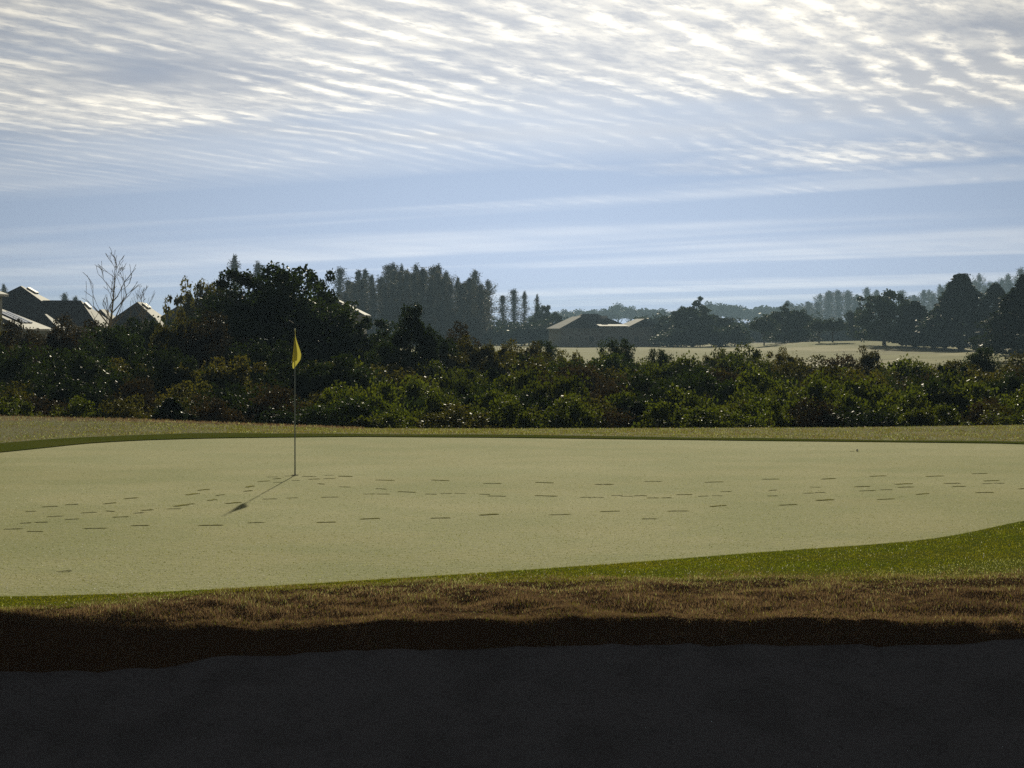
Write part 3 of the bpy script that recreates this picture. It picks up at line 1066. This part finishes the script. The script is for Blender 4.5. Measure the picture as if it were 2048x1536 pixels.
def trunk_mesh(rs, H, rad, C, n_limb, split=0.3, m=None, top=0.75):
    mb = MB()
    k = 5
    P = [(rs.normal(0, 0.02) * H * (i / k) * 0.6, rs.normal(0, 0.02) * H * (i / k) * 0.6, H * top * i / k - (0.35 if i == 0 else 0)) for i in range(k + 1)]
    mb.tube(P, [rad * (1.35 if i == 0 else 1 - 0.75 * i / k) for i in range(k + 1)], 7)
    for c in C[rs.choice(len(C), min(n_limb, len(C)), replace=False)]:
        t = min(max(rs.uniform(split, 0.9), 0), 0.95)
        i = t * k
        a = np.array(P[int(i)]) + (np.array(P[int(i) + 1]) - np.array(P[int(i)])) * (i - int(i))
        if c[2] < a[2] * 0.6:
            continue
        mid = (a + c) / 2 + np.array([0, 0, -0.06 * H])
        mb.tube([a, mid, c], [rad * 0.42, rad * 0.25, rad * 0.06], 5, cap=False)
    return mb.mesh('trunk', m or M['bark'], True)


class Kind:
    def __init__(self, name, H, W, parts):
        # true extent of the leaves, so that a plant placed by its height really reaches it
        big_ = max((me for _, me in parts), key=lambda m_: len(m_.vertices))
        co = np.empty(len(big_.vertices) * 3, np.float32)
        big_.vertices.foreach_get('co', co)
        co = co.reshape(-1, 3)
        H = float(np.percentile(co[:, 2], 99.3))
        W = float(np.percentile(np.abs(co[:, :2]), 98.5)) * 2
        self.name, self.H, self.W, self.parts = name, H, W, parts


def plant_kind(name, seed, H, W, n_clump, per, leaf, lm, z0=0.12, shape='round', clump_r=0.16, shell=0.5, twigs=0, rad=0.06, limbs=10, stem='trunk', crown_name='crown'):
    rs_ = np.random.RandomState(seed)
    V, q, C = crown(rs_, H, W, n_clump, per, leaf, z0, shape, clump_r, shell, twigs)
    cm = make_mesh(crown_name, V, q, lm)
    tm = trunk_mesh(rs_, H, rad, C, limbs)
    return Kind(name, H, W, [(stem, tm), (crown_name, cm)])


def place(kind, x, y, zb, H, W, rz, label, cat, group=None, name=None):
    """one plant: an Empty at its foot, parts sharing mesh data with its look-alikes"""
    e = empty(name or kind.name, (x, y, zb), rz, (W / kind.W, W / kind.W, H / kind.H))
    for nm, me in kind.parts:
        obj(nm, me, e)
    tag(e, label, cat, group)
    return e


def place_px(kind, px, top_py, Y, W_px, label, cat, group=None, name=None, zb=None, rz=None):
    x, zt = at(px, top_py, Y)
    zg = float(land_z(np.array([x]), np.array([Y]))[0]) if zb is None else zb
    W = W_px * Y / F
    return place(kind, x, Y, zg, max(0.4, zt - zg), W, rng.uniform(0, 6.28) if rz is None else rz, label, cat, group, name)


# ------------------------------------------------------------------ houses


def hip_roof(mb, x0, x1, y0, y1, ze, zr, axis, hip0, hip1, over=0.45, th=0.18, m=0):
    """hipped roof over the plan rectangle; the ridge runs along `axis`; hip0/hip1 are the run of the hips"""
    x0, x1, y0, y1 = x0 - over, x1 + over, y0 - over, y1 + over
    if axis == 'y':
        xm = (x0 + x1) / 2
        r0, r1 = (xm, y0 + hip0, zr), (xm, y1 - hip1, zr)
    else:
        ym = (y0 + y1) / 2
        r0, r1 = (x0 + hip0, ym, zr), (x1 - hip1, ym, zr)
    E = [(x0, y0, ze), (x1, y0, ze), (x1, y1, ze), (x0, y1, ze)]
    B = [(a, b, c - th) for a, b, c in E]
    V = E + [r0, r1] + B
    if axis == 'y':
        Fs = [(0, 1, 4), (1, 2, 5, 4), (2, 3, 5), (3, 0, 4, 5)]
    else:
        Fs = [(0, 1, 5, 4), (1, 2, 5), (2, 3, 4, 5), (3, 0, 4)]
    mb.add(V, Fs, m)
    mb.add(E + B, [(0, 4, 5, 1), (1, 5, 6, 2), (2, 6, 7, 3), (3, 7, 4, 0), (4, 7, 6, 5)], 1)


def house(label, cx, cy, blocks, skylights=(), name='house', windows=True, panels=()):
    """blocks: (x0,x1,y0,y1,eave z,ridge z,axis,hip0,hip1) relative to the house foot"""
    zg = float(land_z(np.array([cx]), np.array([cy]))[0])
    e = empty(name, (cx, cy, zg))
    tag(e, label, 'house')
    wl = MB()
    for b in blocks:
        x0, x1, y0, y1, ze, zr = b[:6]
        wl.box(((x0 + x1) / 2, (y0 + y1) / 2, (ze - 0.12) / 2 - 0.15), (x1 - x0, y1 - y0, ze - 0.12 + 0.3))
    wall = obj('wall', wl.mesh('wall', M['stucco']), e)
    for i, b in enumerate(blocks):
        rb = MB()
        hip_roof(rb, *b[:9])
        obj('roof', rb.mesh('roof', [M['roof'], M['fascia']]), e)
    if windows:
        for b in blocks:
            x0, x1, y0, y1, ze, zr = b[:6]
            k = max(2, int((x1 - x0) / 3))
            for j in range(k):
                wx = x0 + (x1 - x0) * (j + 0.5) / k
                zs = [1.7] + ([4.2] if ze > 5 else [])
                for zw in zs:
                    m1 = MB()
                    m1.box((wx, y0 - 0.03, zw), (1.3, 0.10, 1.4))
                    wo = obj('window', m1.mesh('window', M['trim']), e)
                    m2 = MB()
                    m2.box((wx - 0.29, y0 - 0.07, zw), (0.52, 0.06, 1.24))
                    m2.box((wx + 0.29, y0 - 0.07, zw), (0.52, 0.06, 1.24))
                    obj('pane', m2.mesh('pane', M['glass']), wo)
    for (P, ux, uy, sx, sy) in skylights:
        P, ux, uy = Vector(P), Vector(ux).normalized(), Vector(uy).normalized()
        nn = ux.cross(uy).normalized()
        if nn.z < 0:
            nn = -nn
        mb_ = MB()
        c = [P + ux * sx * a + uy * sy * b_ for a, b_ in ((-.5, -.5), (.5, -.5), (.5, .5), (-.5, .5))]
        mb_.add([p + nn * 0.01 for p in c] + [p + nn * 0.16 for p in c], [(0, 1, 5, 4), (1, 2, 6, 5), (2, 3, 7, 6), (3, 0, 4, 7), (4, 5, 6, 7)])
        obj('skylight', mb_.mesh('skylight', M['trim']), e)  # white in place of glass: its sun reflection put into the colour
    return e


def px_x(px, Y):
    return (px - 1024) * Y / F


def zrel(py, Y, cx):
    zg = float(land_z(np.array([cx]), np.array([Y]))[0])
    return HC - (py - YH) * Y / F - zg


def build_houses():
    def at_px(px0, Y):
        cx = px_x(px0, Y)
        return cx, (lambda p: px_x(p, Y) - cx), (lambda p: zrel(p, Y, cx))

    def right_slope(b, along, down):
        """point on the right-hand slope of a y-ridged block, and its axes"""
        x1 = b[1] + .45
        xm = (b[0] - .45 + x1) / 2
        s_ = Vector((x1 - xm, 0, b[4] - b[5])).normalized()
        return Vector((xm, along, b[5])) + s_ * down, s_
    # big house: pyramid roof with a lower wing
    Y = 226.0
    cx, X, Zp = at_px(40, Y)
    b1 = (X(-120), X(150), 0, 13, Zp(655), Zp(569.5), 'y', 6.6, 6.6)
    b2 = (X(20), X(196), -2.0, 8.0, Zp(652), Zp(600), 'x', 3.0, 2.6)
    P, s_ = right_slope(b1, 7.6, 1.0)
    x1 = b2[1] + .45
    s2 = Vector((2.6, 0, b2[4] - b2[5])).normalized()
    P2 = Vector((x1 - 2.6, 3.3, b2[5])) + s2 * 0.8
    house('large dark-roofed house with a tall hipped roof behind the bare tree', cx, Y, [b1, b2],
          [(P, s_, (0, 1, 0), 1.0, 1.5), (P2, s2, (0, 1, 0), 0.7, 1.2)])
    # lower house in front, cut by the edge, sunlit slope with panels
    Y = 196.0
    cx, X, Zp = at_px(-40, Y)
    b = (X(-190), X(42), 0, 11, Zp(658), Zp(600), 'y', 2.5, 4.5)
    h2 = house('low house with a sunlit tiled slope and solar panels beside the large house', cx, Y, [b,
               (X(-140), X(8), -4.0, -0.6, Zp(589), Zp(574), 'x', 1.5, 1.2)])
    for k in range(3):
        c, s_ = right_slope(b, 3.4 + k * 1.7, 3.5)
        nn = Vector((0, 1, 0)).cross(s_)
        nn = nn if nn.z > 0 else -nn
        mb_ = MB()
        cs = [c + s_ * a_ * 2.2 + Vector((0, 1, 0)) * q * 1.2 for a_, q in ((-.5, -.5), (.5, -.5), (.5, .5), (-.5, .5))]
        mb_.add([p + nn * 0.02 for p in cs] + [p + nn * 0.12 for p in cs], [(0, 1, 5, 4), (1, 2, 6, 5), (2, 3, 7, 6), (3, 0, 4, 7), (4, 5, 6, 7)])
        obj('solar_panel', mb_.mesh('solar_panel', M['solar']), h2)
    # small pavilion whose slope catches the light
    Y = 214.0
    cx, X, Zp = at_px(90, Y)
    house('small hipped pavilion with one bright roof edge in front of the large house', cx, Y,
          [(X(62), X(108), 0, 3.2, Zp(656), Zp(628), 'y', 1.6, 1.6)], name='pavilion', windows=False)
    # middle house, partly behind the trees
    Y = 232.0
    cx, X, Zp = at_px(285, Y)
    b1 = (X(215), X(318), 0, 9, Zp(652), Zp(603), 'y', 3.0, 3.4)
    b2 = (X(290), X(410), 4.0, 11.5, Zp(652), Zp(611), 'x', 2.5, 3.0)
    Pa, s_ = right_slope(b1, 4.0, 0.7)
    Pb, s_ = right_slope(b1, 5.4, 0.7)
    house('dark-roofed house with twin skylights beside the bushy tree', cx, Y, [b1, b2],
          [(Pa, s_, (0, 1, 0), 0.7, 0.9), (Pb, s_, (0, 1, 0), 0.7, 0.9)])
    # low roof between the two
    Y = 240.0
    cx, X, Zp = at_px(215, Y)
    house('low house roof showing between the bare tree and the skylight house', cx, Y,
          [(X(160), X(226), 0, 8, Zp(656), Zp(618), 'y', 3.0, 3.0)])
    # roof glimpsed on the right flank of the big tree
    Y = 250.0
    cx, X, Zp = at_px(660, Y)
    house('pale sunlit roof glimpsed past the flank of the big dark tree', cx, Y,
          [(X(560), X(722), 0, 10, Zp(630), Zp(584), 'y', 3.5, 4.5)])
    # the far house beyond the fairway
    Y = 520.0
    cx = px_x(1200, Y)
    X = lambda p: px_x(p, Y) - cx
    Zp = lambda p: zrel(p, Y, cx)
    blocks = [(X(1148), X(1262), 3, 15, Zp(652), Zp(627), 'x', 4.5, 5.5),
              (X(1108), X(1190), -5, 6, Zp(657), Zp(633), 'y', 0.3, 4.0),
              (X(1246), X(1312), -5, 5, Zp(655), Zp(637.5), 'y', 0.3, 4.0),
              (X(1192), X(1246), -4.0, 3.2, Zp(652), Zp(648.5), 'x', 0.4, 0.4)]
    far = house('wide grey-roofed house with sunlit roof wings beyond the far fairway', cx, Y, blocks, [])
    far.rotation_euler = (0, 0, R(13))
    mb_ = MB()
    mb_.box((X(1222), 5.6, Zp(633.5)), (1.3, 1.0, 0.5))
    obj('skylight', mb_.mesh('skylight', M['trim']), far)


build_houses()

# ------------------------------------------------------------------ plants
K = {}
# thicket shrubs (about 60 to 110 m away)
SH = []
for i, (lm, H, W, cl, per, lf, tw, sh) in enumerate([
        ('leaf_green', 2.0, 2.3, 70, 150, 0.080, 0, 'round'), ('leaf_green', 1.8, 2.4, 64, 150, 0.085, 3, 'round'),
        ('leaf_olive', 2.2, 2.2, 70, 150, 0.075, 8, 'round'), ('leaf_olive', 2.4, 2.4, 64, 150, 0.072, 12, 'round'),
        ('leaf_dark', 2.2, 2.4, 70, 150, 0.080, 5, 'round'), ('leaf_red', 1.9, 2.3, 60, 140, 0.065, 10, 'round'),
        ('leaf_dark', 2.6, 2.2, 66, 150, 0.080, 6, 'cone')]):
    SH.append(plant_kind('shrub', 300 + i, H, W, cl, per, lf, M[lm], 0.03, sh, 0.125, 0.55, tw, 0.035, 12, 'stem', 'foliage'))

LBL = ['rounded glossy green shrub', 'low spreading bright green shrub', 'olive shrub with upright shoots', 'tall twiggy olive shrub', 'dense dark green shrub', 'russet thin-leaved shrub', 'pointed dark shrub']
GRP = ['rounded green thicket shrubs', 'low bright thicket shrubs', 'olive thicket shrubs', 'tall olive thicket shrubs', 'dark thicket shrubs', 'russet thicket shrubs', 'pointed thicket shrubs']
rng = random.Random(21)
ROWS = [(58.0, 812, 150), (61.5, 792, 150), (66.0, 776, 150), (71.5, 760, 145), (78.0, 746, 140), (86.0, 734, 130), (95.0, 722, 120), (105.0, 713, 112)]
for ri, (Y, py, sp) in enumerate(ROWS):
    px = -60 + rng.uniform(-30, 30)
    while px < 2130:
        wpx = sp * rng.uniform(0.8, 1.35)
        left = px < 640
        top = py + rng.uniform(-17, 17)
        if px > 1640 and ri > 3:
            top += 5
        wts = [3.5, 3.5, 2, 1.0, 2, 0.4, 0.5] if ri < 4 else [2.5, 1.5, 3, 2.5, 2, 0.7, 1]
        if left:
            wts = [0.5, 0.3, 2.5, 2.5, 3, 1.5, 1]
        k = rng.choices(range(7), wts)[0]
        if 1100 < px < 1300 and ri in (3, 4):
            k = 5
        zone = 0 if ri < 2 else (1 if ri < 5 else 2)
        side = 'under the tall screen of bushes' if left else ['at the thicket foot beside the rough grass', 'in the middle of the thicket', 'along the thicket back below the far fairway'][zone]
        place_px(SH[k], px + rng.uniform(-20, 20), top, Y + rng.uniform(-1.6, 1.6), wpx, LBL[k] + ' ' + side, 'shrub', GRP[k] + ' ' + side)
        px += sp * rng.uniform(0.55, 0.85)

# taller shrubs that stand out of the thicket
big = [plant_kind('bush', 330 + i, 4.0, 4.0, 125, 170, 0.105, M[lm], 0.04, 'round', 0.105, 0.6, tw, 0.07, 16, 'stem', 'foliage')
       for i, (lm, tw) in enumerate([('leaf_dark', 6), ('leaf_olive', 14), ('leaf_red', 10)])]
for px, py, Y, W, k, lb in [
        (1235, 684, 112, 84, 0, 'dark rounded bush rising in front of the far house'),
        (1095, 686, 118, 60, 0, 'dark small bush beside the sunlit gap at the fairway edge'),
        (1322, 703, 108, 70, 0, 'low dark bush next to the rounded bush before the far house'),
        (880, 680, 98, 120, 0, 'dark bush between the round tree and the russet bush'),
        (950, 684, 96, 110, 1, 'olive bush under the russet bush'),
        (1045, 694, 102, 110, 1, 'olive bush reaching towards the sunlit fairway gap'),
        (780, 690, 88, 120, 0, 'dark bush at the foot of the round dark tree'),
        (925, 655, 104, 90, 2, 'russet bush beside the round dark tree'),
        (1000, 690, 100, 90, 1, 'olive bush between the russet bush and the fairway gap'),
        (1745, 703, 100, 90, 1, 'olive bush with a mounded top under the far fairway mound'),
        (1560, 705, 104, 90, 1, 'twiggy olive bush below the two umbrella-shaped trees'),
        (1960, 700, 106, 80, 0, 'peaked dark bush below the sunlit right-hand fairway slope'),
        (1430, 708, 108, 70, 1, 'low olive bush under the hazy broad tree')]:
    place_px(big[k], px, py, Y, W, lb, 'bush')
# tall screen on the left, in front of the houses
lk = random.Random(8)
px = -70
while px < 470:
    k = lk.choice([0, 1, 1, 2])
    top = np.interp(px, [0, 90, 200, 300, 400, 470], [652, 652, 652, 646, 638, 625]) + lk.uniform(-8, 10)
    place_px(big[k], px, top, lk.uniform(84, 100), lk.uniform(120, 170),
             ['dense dark bush in the tall screen before the houses', 'olive bush in the tall screen before the houses', 'russet bush in the tall screen before the houses'][k],
             'bush', ['dark screen bushes', 'olive screen bushes', 'russet screen bushes'][k])
    px += lk.uniform(45, 75)
px = -60
while px < 720:
    k = lk.choice([0, 0, 1])
    place_px(big[k], px, lk.uniform(690, 735), lk.uniform(70, 80), lk.uniform(140, 190),
             ['dense dark bush in the tall screen before the houses', 'olive bush in the tall screen before the houses'][k],
             'bush', ['dark screen bushes', 'olive screen bushes'][k])
    px += lk.uniform(60, 90)

# big dark trees of the left mass
oak = [plant_kind('oak_tree', 350 + i, 7.5, 6.0, 190, 150, 0.16, M['leaf_dark'], 0.05, 'round', 0.085, 0.62, 5, 0.17, 22) for i in range(2)]
for px, py, Y, W, k, lb in [
        (572, 541, 96, 262, 0, 'large dark evergreen tree with a broad crown behind the flag'),
        (500, 550, 99, 230, 1, 'dark evergreen tree pressed against the left side of the broad tree'),
        (622, 552, 101, 165, 1, 'dark evergreen tree on the right flank of the broad tree'),
        (820, 619, 92, 118, 0, 'round dark tree standing clear between the broad tree and the russet bush'),
        (735, 640, 98, 150, 1, 'low dark tree filling the gap before the round dark tree'),
        (430, 600, 104, 130, 0, 'dark tree at the edge of the left screen of bushes')]:
    place_px(oak[k], px, py, Y, W, lb, 'tree')
grey_oak = plant_kind('oak_tree', 360, 9, 8, 150, 90, 0.30, M['leaf_olive'], 0.1, 'round', 0.11, 0.5, 14, 0.2, 24)
place_px(grey_oak, 412, 568, 150, 110, 'greyer feathery tree just left of the dark tree mass', 'tree')


# bare deciduous trees
def bare_tree(seed, H, spread, levels=6):
    rs_ = random.Random(seed)
    tr, br = MB(), MB()

    def grow(p, d, ln, r, lev, mbx):
        k = 3
        pts, rad = [p], [r]
        for i in range(k):
            d = (d + Vector((rs_.gauss(0, .13), rs_.gauss(0, .13), rs_.gauss(0.03, .08)))).normalized()
            p = p + d * ln / k
            pts.append(p)
            rad.append(max(0.013, r * (1 - 0.45 * (i + 1) / k)))
        mbx.tube(pts, rad, 6 if lev < 2 else 4, cap=False)
        if lev >= levels:
            return
        nch = rs_.choice([2, 2, 3]) if lev else 4
        for c in range(nch):
            t = rs_.uniform(0.45, 1.0) if c else 1.0
            i = min(int(t * k), k - 1)
            q = pts[i].lerp(pts[i + 1], t * k - i)
            ax = Vector((rs_.gauss(0, 1), rs_.gauss(0, 1), rs_.gauss(0, 0.35))).normalized()
            nd = (d * rs_.uniform(0.8, 1.3) + ax * 0.8 * rs_.uniform(0.6, 1.2) + Vector((0, 0, 0.18))).normalized()
            grow(q, nd, ln * rs_.uniform(0.55, 0.82), rad[-1] * rs_.uniform(0.65, 0.9), lev + 1, br)
    p, d, r = Vector((0, 0, -0.3)), Vector((0, 0, 1)), H * 0.022
    nodes, rads = [p], [r]
    for i in range(12):
        d = (d + Vector((rs_.gauss(0, .07), rs_.gauss(0, .07), 0.08))).normalized()
        p = p + d * H / 12
        nodes.append(p)
        rads.append(max(0.02, r * (1 - (i + 1) / 12.5)))
    tr.tube(nodes, rads, 6)
    for i in range(3, 12):
        for c in range(2 if i < 9 else 3):
            a = rs_.uniform(0, 6.283)
            el = rs_.uniform(0.45, 1.0)
            nd = Vector((math.cos(a) * math.cos(el), math.sin(a) * math.cos(el), math.sin(el)))
            ln = H * spread * (0.42 - 0.028 * i) * rs_.uniform(0.7, 1.15)
            grow(nodes[i].lerp(nodes[i + 1], rs_.random()), nd, ln, rads[i] * 0.55, levels - 2, br)
    zmax = max(v[2] for v in br.V)
    xm = max(abs(v[0]) for v in br.V) * 2
    return Kind('bare_tree', zmax, xm, [('trunk', tr.mesh('trunk', M['bark_pale'], True)), ('branches', br.mesh('branches', M['bark_pale'], True))])


bt = bare_tree(5, 8.0, 0.85)
place_px(bt, 203, 505, 150, 150, 'tall leafless pale tree rising between the two dark-roofed houses', 'tree', rz=0.6)
bt2 = bare_tree(9, 6.0, 0.85)
place_px(bt2, 282, 570, 165, 70, 'small leafless tree just above the skylight house roof', 'tree', rz=0.2)
sprig = plant_kind('sapling', 370, 5, 2.0, 14, 26, 0.22, M['leaf_olive'], 0.5, 'round', 0.14, 0.5, 8, 0.06, 12)
place_px(sprig, 345, 584, 140, 44, 'thin leafy sapling sticking up beside the skylight house', 'tree')


# cypresses (bare in winter)
def cypress(seed, H=22.0, W=5.0):
    rs_ = np.random.RandomState(seed)
    tr = MB()
    P = [(rs_.normal(0, .08), rs_.normal(0, .08), H * i / 6 - (0.5 if i == 0 else 0)) for i in range(7)]
    tr.tube(P, [0.42, 0.30, 0.24, 0.19, 0.14, 0.09, 0.03], 6)
    Vs, Qs, n0 = [], [], 0
    nb = 230
    style = rs_.uniform(0, 1) ** 1.5
    bulge = rs_.uniform(0, 1, 10)
    for i in range(nb):
        t = rs_.uniform(0.12, 1.0) ** 0.85
        env = np.interp(t, [0.1, 0.35, 0.6, 0.8, 0.92, 1.0], [0.55, 0.95, 1.0, 0.62 + 0.3 * style, 0.30 + 0.35 * style, 0.02])
        env *= 0.62 + 0.75 * bulge[int(t * 9.99)] 
        r = W / 2 * env * rs_.uniform(0.25, 1.1)
        a = rs_.uniform(0, 6.283)
        m_ = 14
        ln = np.linspace(0.1, 1, m_)
        C = np.stack([np.cos(a) * r * ln, np.sin(a) * r * ln, H * t - 0.6 + 0.9 * r * ln], -1) + rs_.normal(0, 1, (m_, 3)) * np.array([0.22, 0.22, 0.45])
        C[:, 2] = np.minimum(C[:, 2], H * 1.01)
        V, q = leaf_quads(C, rs_.uniform(0.5, 1.2, m_), 0.15, rs_, 0.0)
        Vs.append(V)
        Qs.append(q + n0)
        n0 += len(V)
    cm = make_mesh('crown', np.concatenate(Vs), np.concatenate(Qs), M['cypress_twig'])
    return Kind('cypress_tree', H, W, [('trunk', tr.mesh('trunk', M['bark'], True)), ('crown', cm)])


CY = [cypress(400 + i, 22, 5.0 + 0.4 * (i % 3)) for i in range(6)]
ck = random.Random(33)
for px, py, Y, W, lb in [
        (470, 513, 560, 44, 'tallest pointed cypress rising behind the dark tree mass'),
        (516, 528, 575, 40, 'pointed cypress peeping over the dark tree crown'),
        (680, 537, 600, 40, 'pointed cypress at the left end of the grey cypress stand'),
        (950, 543, 600, 34, 'slim cypress at the right end of the grey cypress stand'),
        (976, 562, 610, 38, 'slim cypress standing just clear of the grey cypress stand'),
        (1005, 592, 620, 28, 'short ragged cypress in the gap beside the stand'),
        (1028, 580, 620, 32, 'ragged mid-height cypress in the gap beside the stand'),
        (1049, 584, 620, 24, 'slim ragged cypress near the thin bare pole-like cypress'),
        (1074, 590, 600, 20, 'thin pole-like cypress nearest the far house'),
        (130, 588, 620, 26, 'distant small conifer above the large house roof'),
        (152, 594, 620, 24, 'distant small conifer right beside the bare tree'),
        (8, 570, 620, 30, 'distant conifer showing over the roof at the edge')]:
    place_px(ck.choice(CY), px, py, Y, W, lb, 'tree')
LC = 'grey leafless cypress in the tall stand behind the dark trees'
for row, (Y, off) in enumerate([(520, 0), (545, -5), (570, -9)]):
    px = 690 + row * 7
    while px < 972:
        top = np.interp(px, [690, 720, 770, 850, 890, 975], [556, 552, 541, 533, 546, 562]) + ck.uniform(-10, 22) + (10 if row == 0 else 0)
        place_px(ck.choice(CY), px, top, Y, ck.uniform(24, 46), ['grey leafless cypress in the front row of the tall stand', 'grey leafless cypress in the middle row of the tall stand', 'grey leafless cypress in the back row of the tall stand'][row], 'tree', 'cypress stand row ' + 'abc'[row])
        px += ck.uniform(11, 26)
RC = 'hazy grey cypress in the long stand beyond the right-hand fairway'
for row, Y in enumerate([1450, 1550]):
    px = 1575 + row * 8
    while px < 2075:
        top = np.interp(px, [1570, 1640, 1710, 1780, 1870, 1950, 2048], [608, 592, 584, 590, 582, 562, 548]) + ck.uniform(-12, 18)
        place_px(ck.choice(CY), px, top, Y, ck.uniform(26, 38), RC, 'tree', 'cypress stand beyond the fairway')
        px += ck.uniform(15, 24)

# far evergreen trees
FT = [plant_kind('pine_tree', 430 + i, 14, 11, 70, 60, 0.75, M['leaf_far'], 0.45, 'flat', 0.13, 0.3, 0, 0.28, 18) for i in range(2)]
BT = [plant_kind('broadleaf_tree', 440 + i, 12, 10, 140, 80, 0.46, M['leaf_far'], 0.04, 'round', 0.095, 0.6, 0, 0.3, 18) for i in range(3)]
UT = plant_kind('umbrella_tree', 450, 7, 6.5, 80, 80, 0.32, M['leaf_far'], 0.32, 'flat', 0.12, 0.3, 0, 0.16, 14)
CT = [plant_kind('conifer_tree', 460 + i, 11, 8, 240, 90, 0.30, M['leaf_dark'], 0.02, 'cone', 0.085, 0.6, 0, 0.2, 14) for i in range(2)]
FP_L = 'hazy flat-topped pine on the far tree line behind the wide house'
px = 1085
while px < 1600:
    top = np.interp(px, [1090, 1140, 1200, 1240, 1290, 1340, 1440, 1500, 1600], [628, 622, 624, 610, 618, 620, 606, 616, 612]) + ck.uniform(-3, 6)
    place_px(ck.choice(FT), px, top, ck.uniform(1500, 1800), ck.uniform(44, 72), FP_L, 'tree', 'far tree line pines')
    px += ck.uniform(20, 32)
for px, py, Y, W, k, lb in [
        (1385, 600, 500, 90, 0, 'broad hazy tree between the far house and the umbrella trees'),
        (1440, 632, 510, 70, 1, 'lower rounded tree on the right of the broad hazy tree'),
        (1340, 634, 515, 60, 2, 'small rounded tree right beside the far house'),
        (1568, 612, 470, 76, 0, 'tall dark tree standing behind the umbrella trees'),
        (1600, 622, 465, 60, 2, 'dark tree between the tall dark tree and the umbrella tree'),
        (1768, 586, 410, 112, 1, 'broad leafy tree at the left end of the dark row by the fairway'),
        (1108, 628, 560, 46, 1, 'small rounded tree left of the far house'),
        (1085, 612, 575, 44, 2, 'ragged tree beside the pole-like cypress'),
        (1715, 610, 480, 50, 0, 'slim tree behind the broad leafy tree')]:
    place_px(BT[k], px, py, Y, W, lb, 'tree')
for px, py, Y, W, lb in [
        (1528, 632, 455, 54, 'small umbrella-shaped tree beside the pale clearing'),
        (1638, 640, 430, 52, 'umbrella-shaped tree with bare stems on the fairway mound, left one of the touching pair'),
        (1665, 637, 432, 52, 'umbrella-shaped tree with bare stems on the fairway mound, right one of the touching pair')]:
    place_px(UT, px, py, Y, W, lb, 'tree')
for px, py, Y, W, k, lb in [
        (1830, 604, 400, 120, 0, 'dark pointed tree between the leafy tree and the tallest conifer'),
        (1922, 550, 385, 165, 1, 'tallest dark conical tree in the row by the fairway'),
        (1990, 570, 375, 130, 0, 'dark conical tree next to the tallest conical one'),
        (2056, 552, 262, 200, 1, 'big dark conical tree cut by the edge of the view'),
        (1868, 622, 395, 110, 1, 'low dark conifer at the foot of the tallest one')]:
    place_px(CT[k], px, py, Y, W, lb, 'tree')


def under(px):
    for lim, ph in ((960, 'at the foot of the grey cypress stand'), (1100, 'below the ragged cypresses left of the far house'), (1310, 'around the far house'),
                    (1500, 'under the broad hazy tree'), (1730, 'behind the umbrella-shaped trees')):
        if px < lim:
            return ph
    return 'at the foot of the dark conical trees'


# understorey below the far trees
US = [plant_kind('understorey_shrub', 470 + i, 5, 7, 60, 60, 0.42, M['leaf_far'], 0.02, 'round', 0.16, 0.3, 0, 0.1, 10, 'stem', 'foliage') for i in range(2)]
px = 680
while px < 2080:
    Yd = 545 if px < 1330 else 480
    if px > 1720:
        Yd = 480
    if 1500 < px < 1560:
        px += 10
        continue
    top = np.interp(px, [680, 1000, 1100, 1330, 1500, 1600, 1800, 2048], [640, 646, 656, 658, 664, 660, 655, 650]) + ck.uniform(-16, 12)
    if 1600 < px < 1720:
        Yd = 600
    place_px(ck.choice(US), px, top, Yd + ck.uniform(0, 20), ck.uniform(60, 95), 'hazy understorey shrub ' + under(px), 'shrub', 'understorey ' + under(px))
    px += ck.uniform(22, 38)

px = 1270
while px < 1640:
    place_px(ck.choice(US), px, ck.uniform(632, 648), ck.uniform(640, 700), ck.uniform(70, 110), 'pale hazy shrub deep behind the broad far trees', 'shrub', 'deep understorey shrubs')
    px += ck.uniform(26, 40)

# ------------------------------------------------------------------ haze
hz = MB()
hz.box((0, 1055, 13.0), (5200, 3010, 34.0))
hm = bpy.data.materials.new('haze')
hm.use_nodes = True
ht = NT(hm.node_tree)
hm.node_tree.nodes.clear()
ho = ht.n('ShaderNodeOutputMaterial')
hv = ht.n('ShaderNodeVolumePrincipled')
hv.inputs['Color'].default_value = (0.50, 0.74, 1.0, 1)
hv.inputs['Density'].default_value = 0.00023
hv.inputs['Anisotropy'].default_value = 0.25
ht.link(hv.outputs[0], ho.inputs['Volume'])
tag(obj('haze', hz.mesh('haze', hm)), 'thin morning haze over the course', 'haze', kind='stuff')
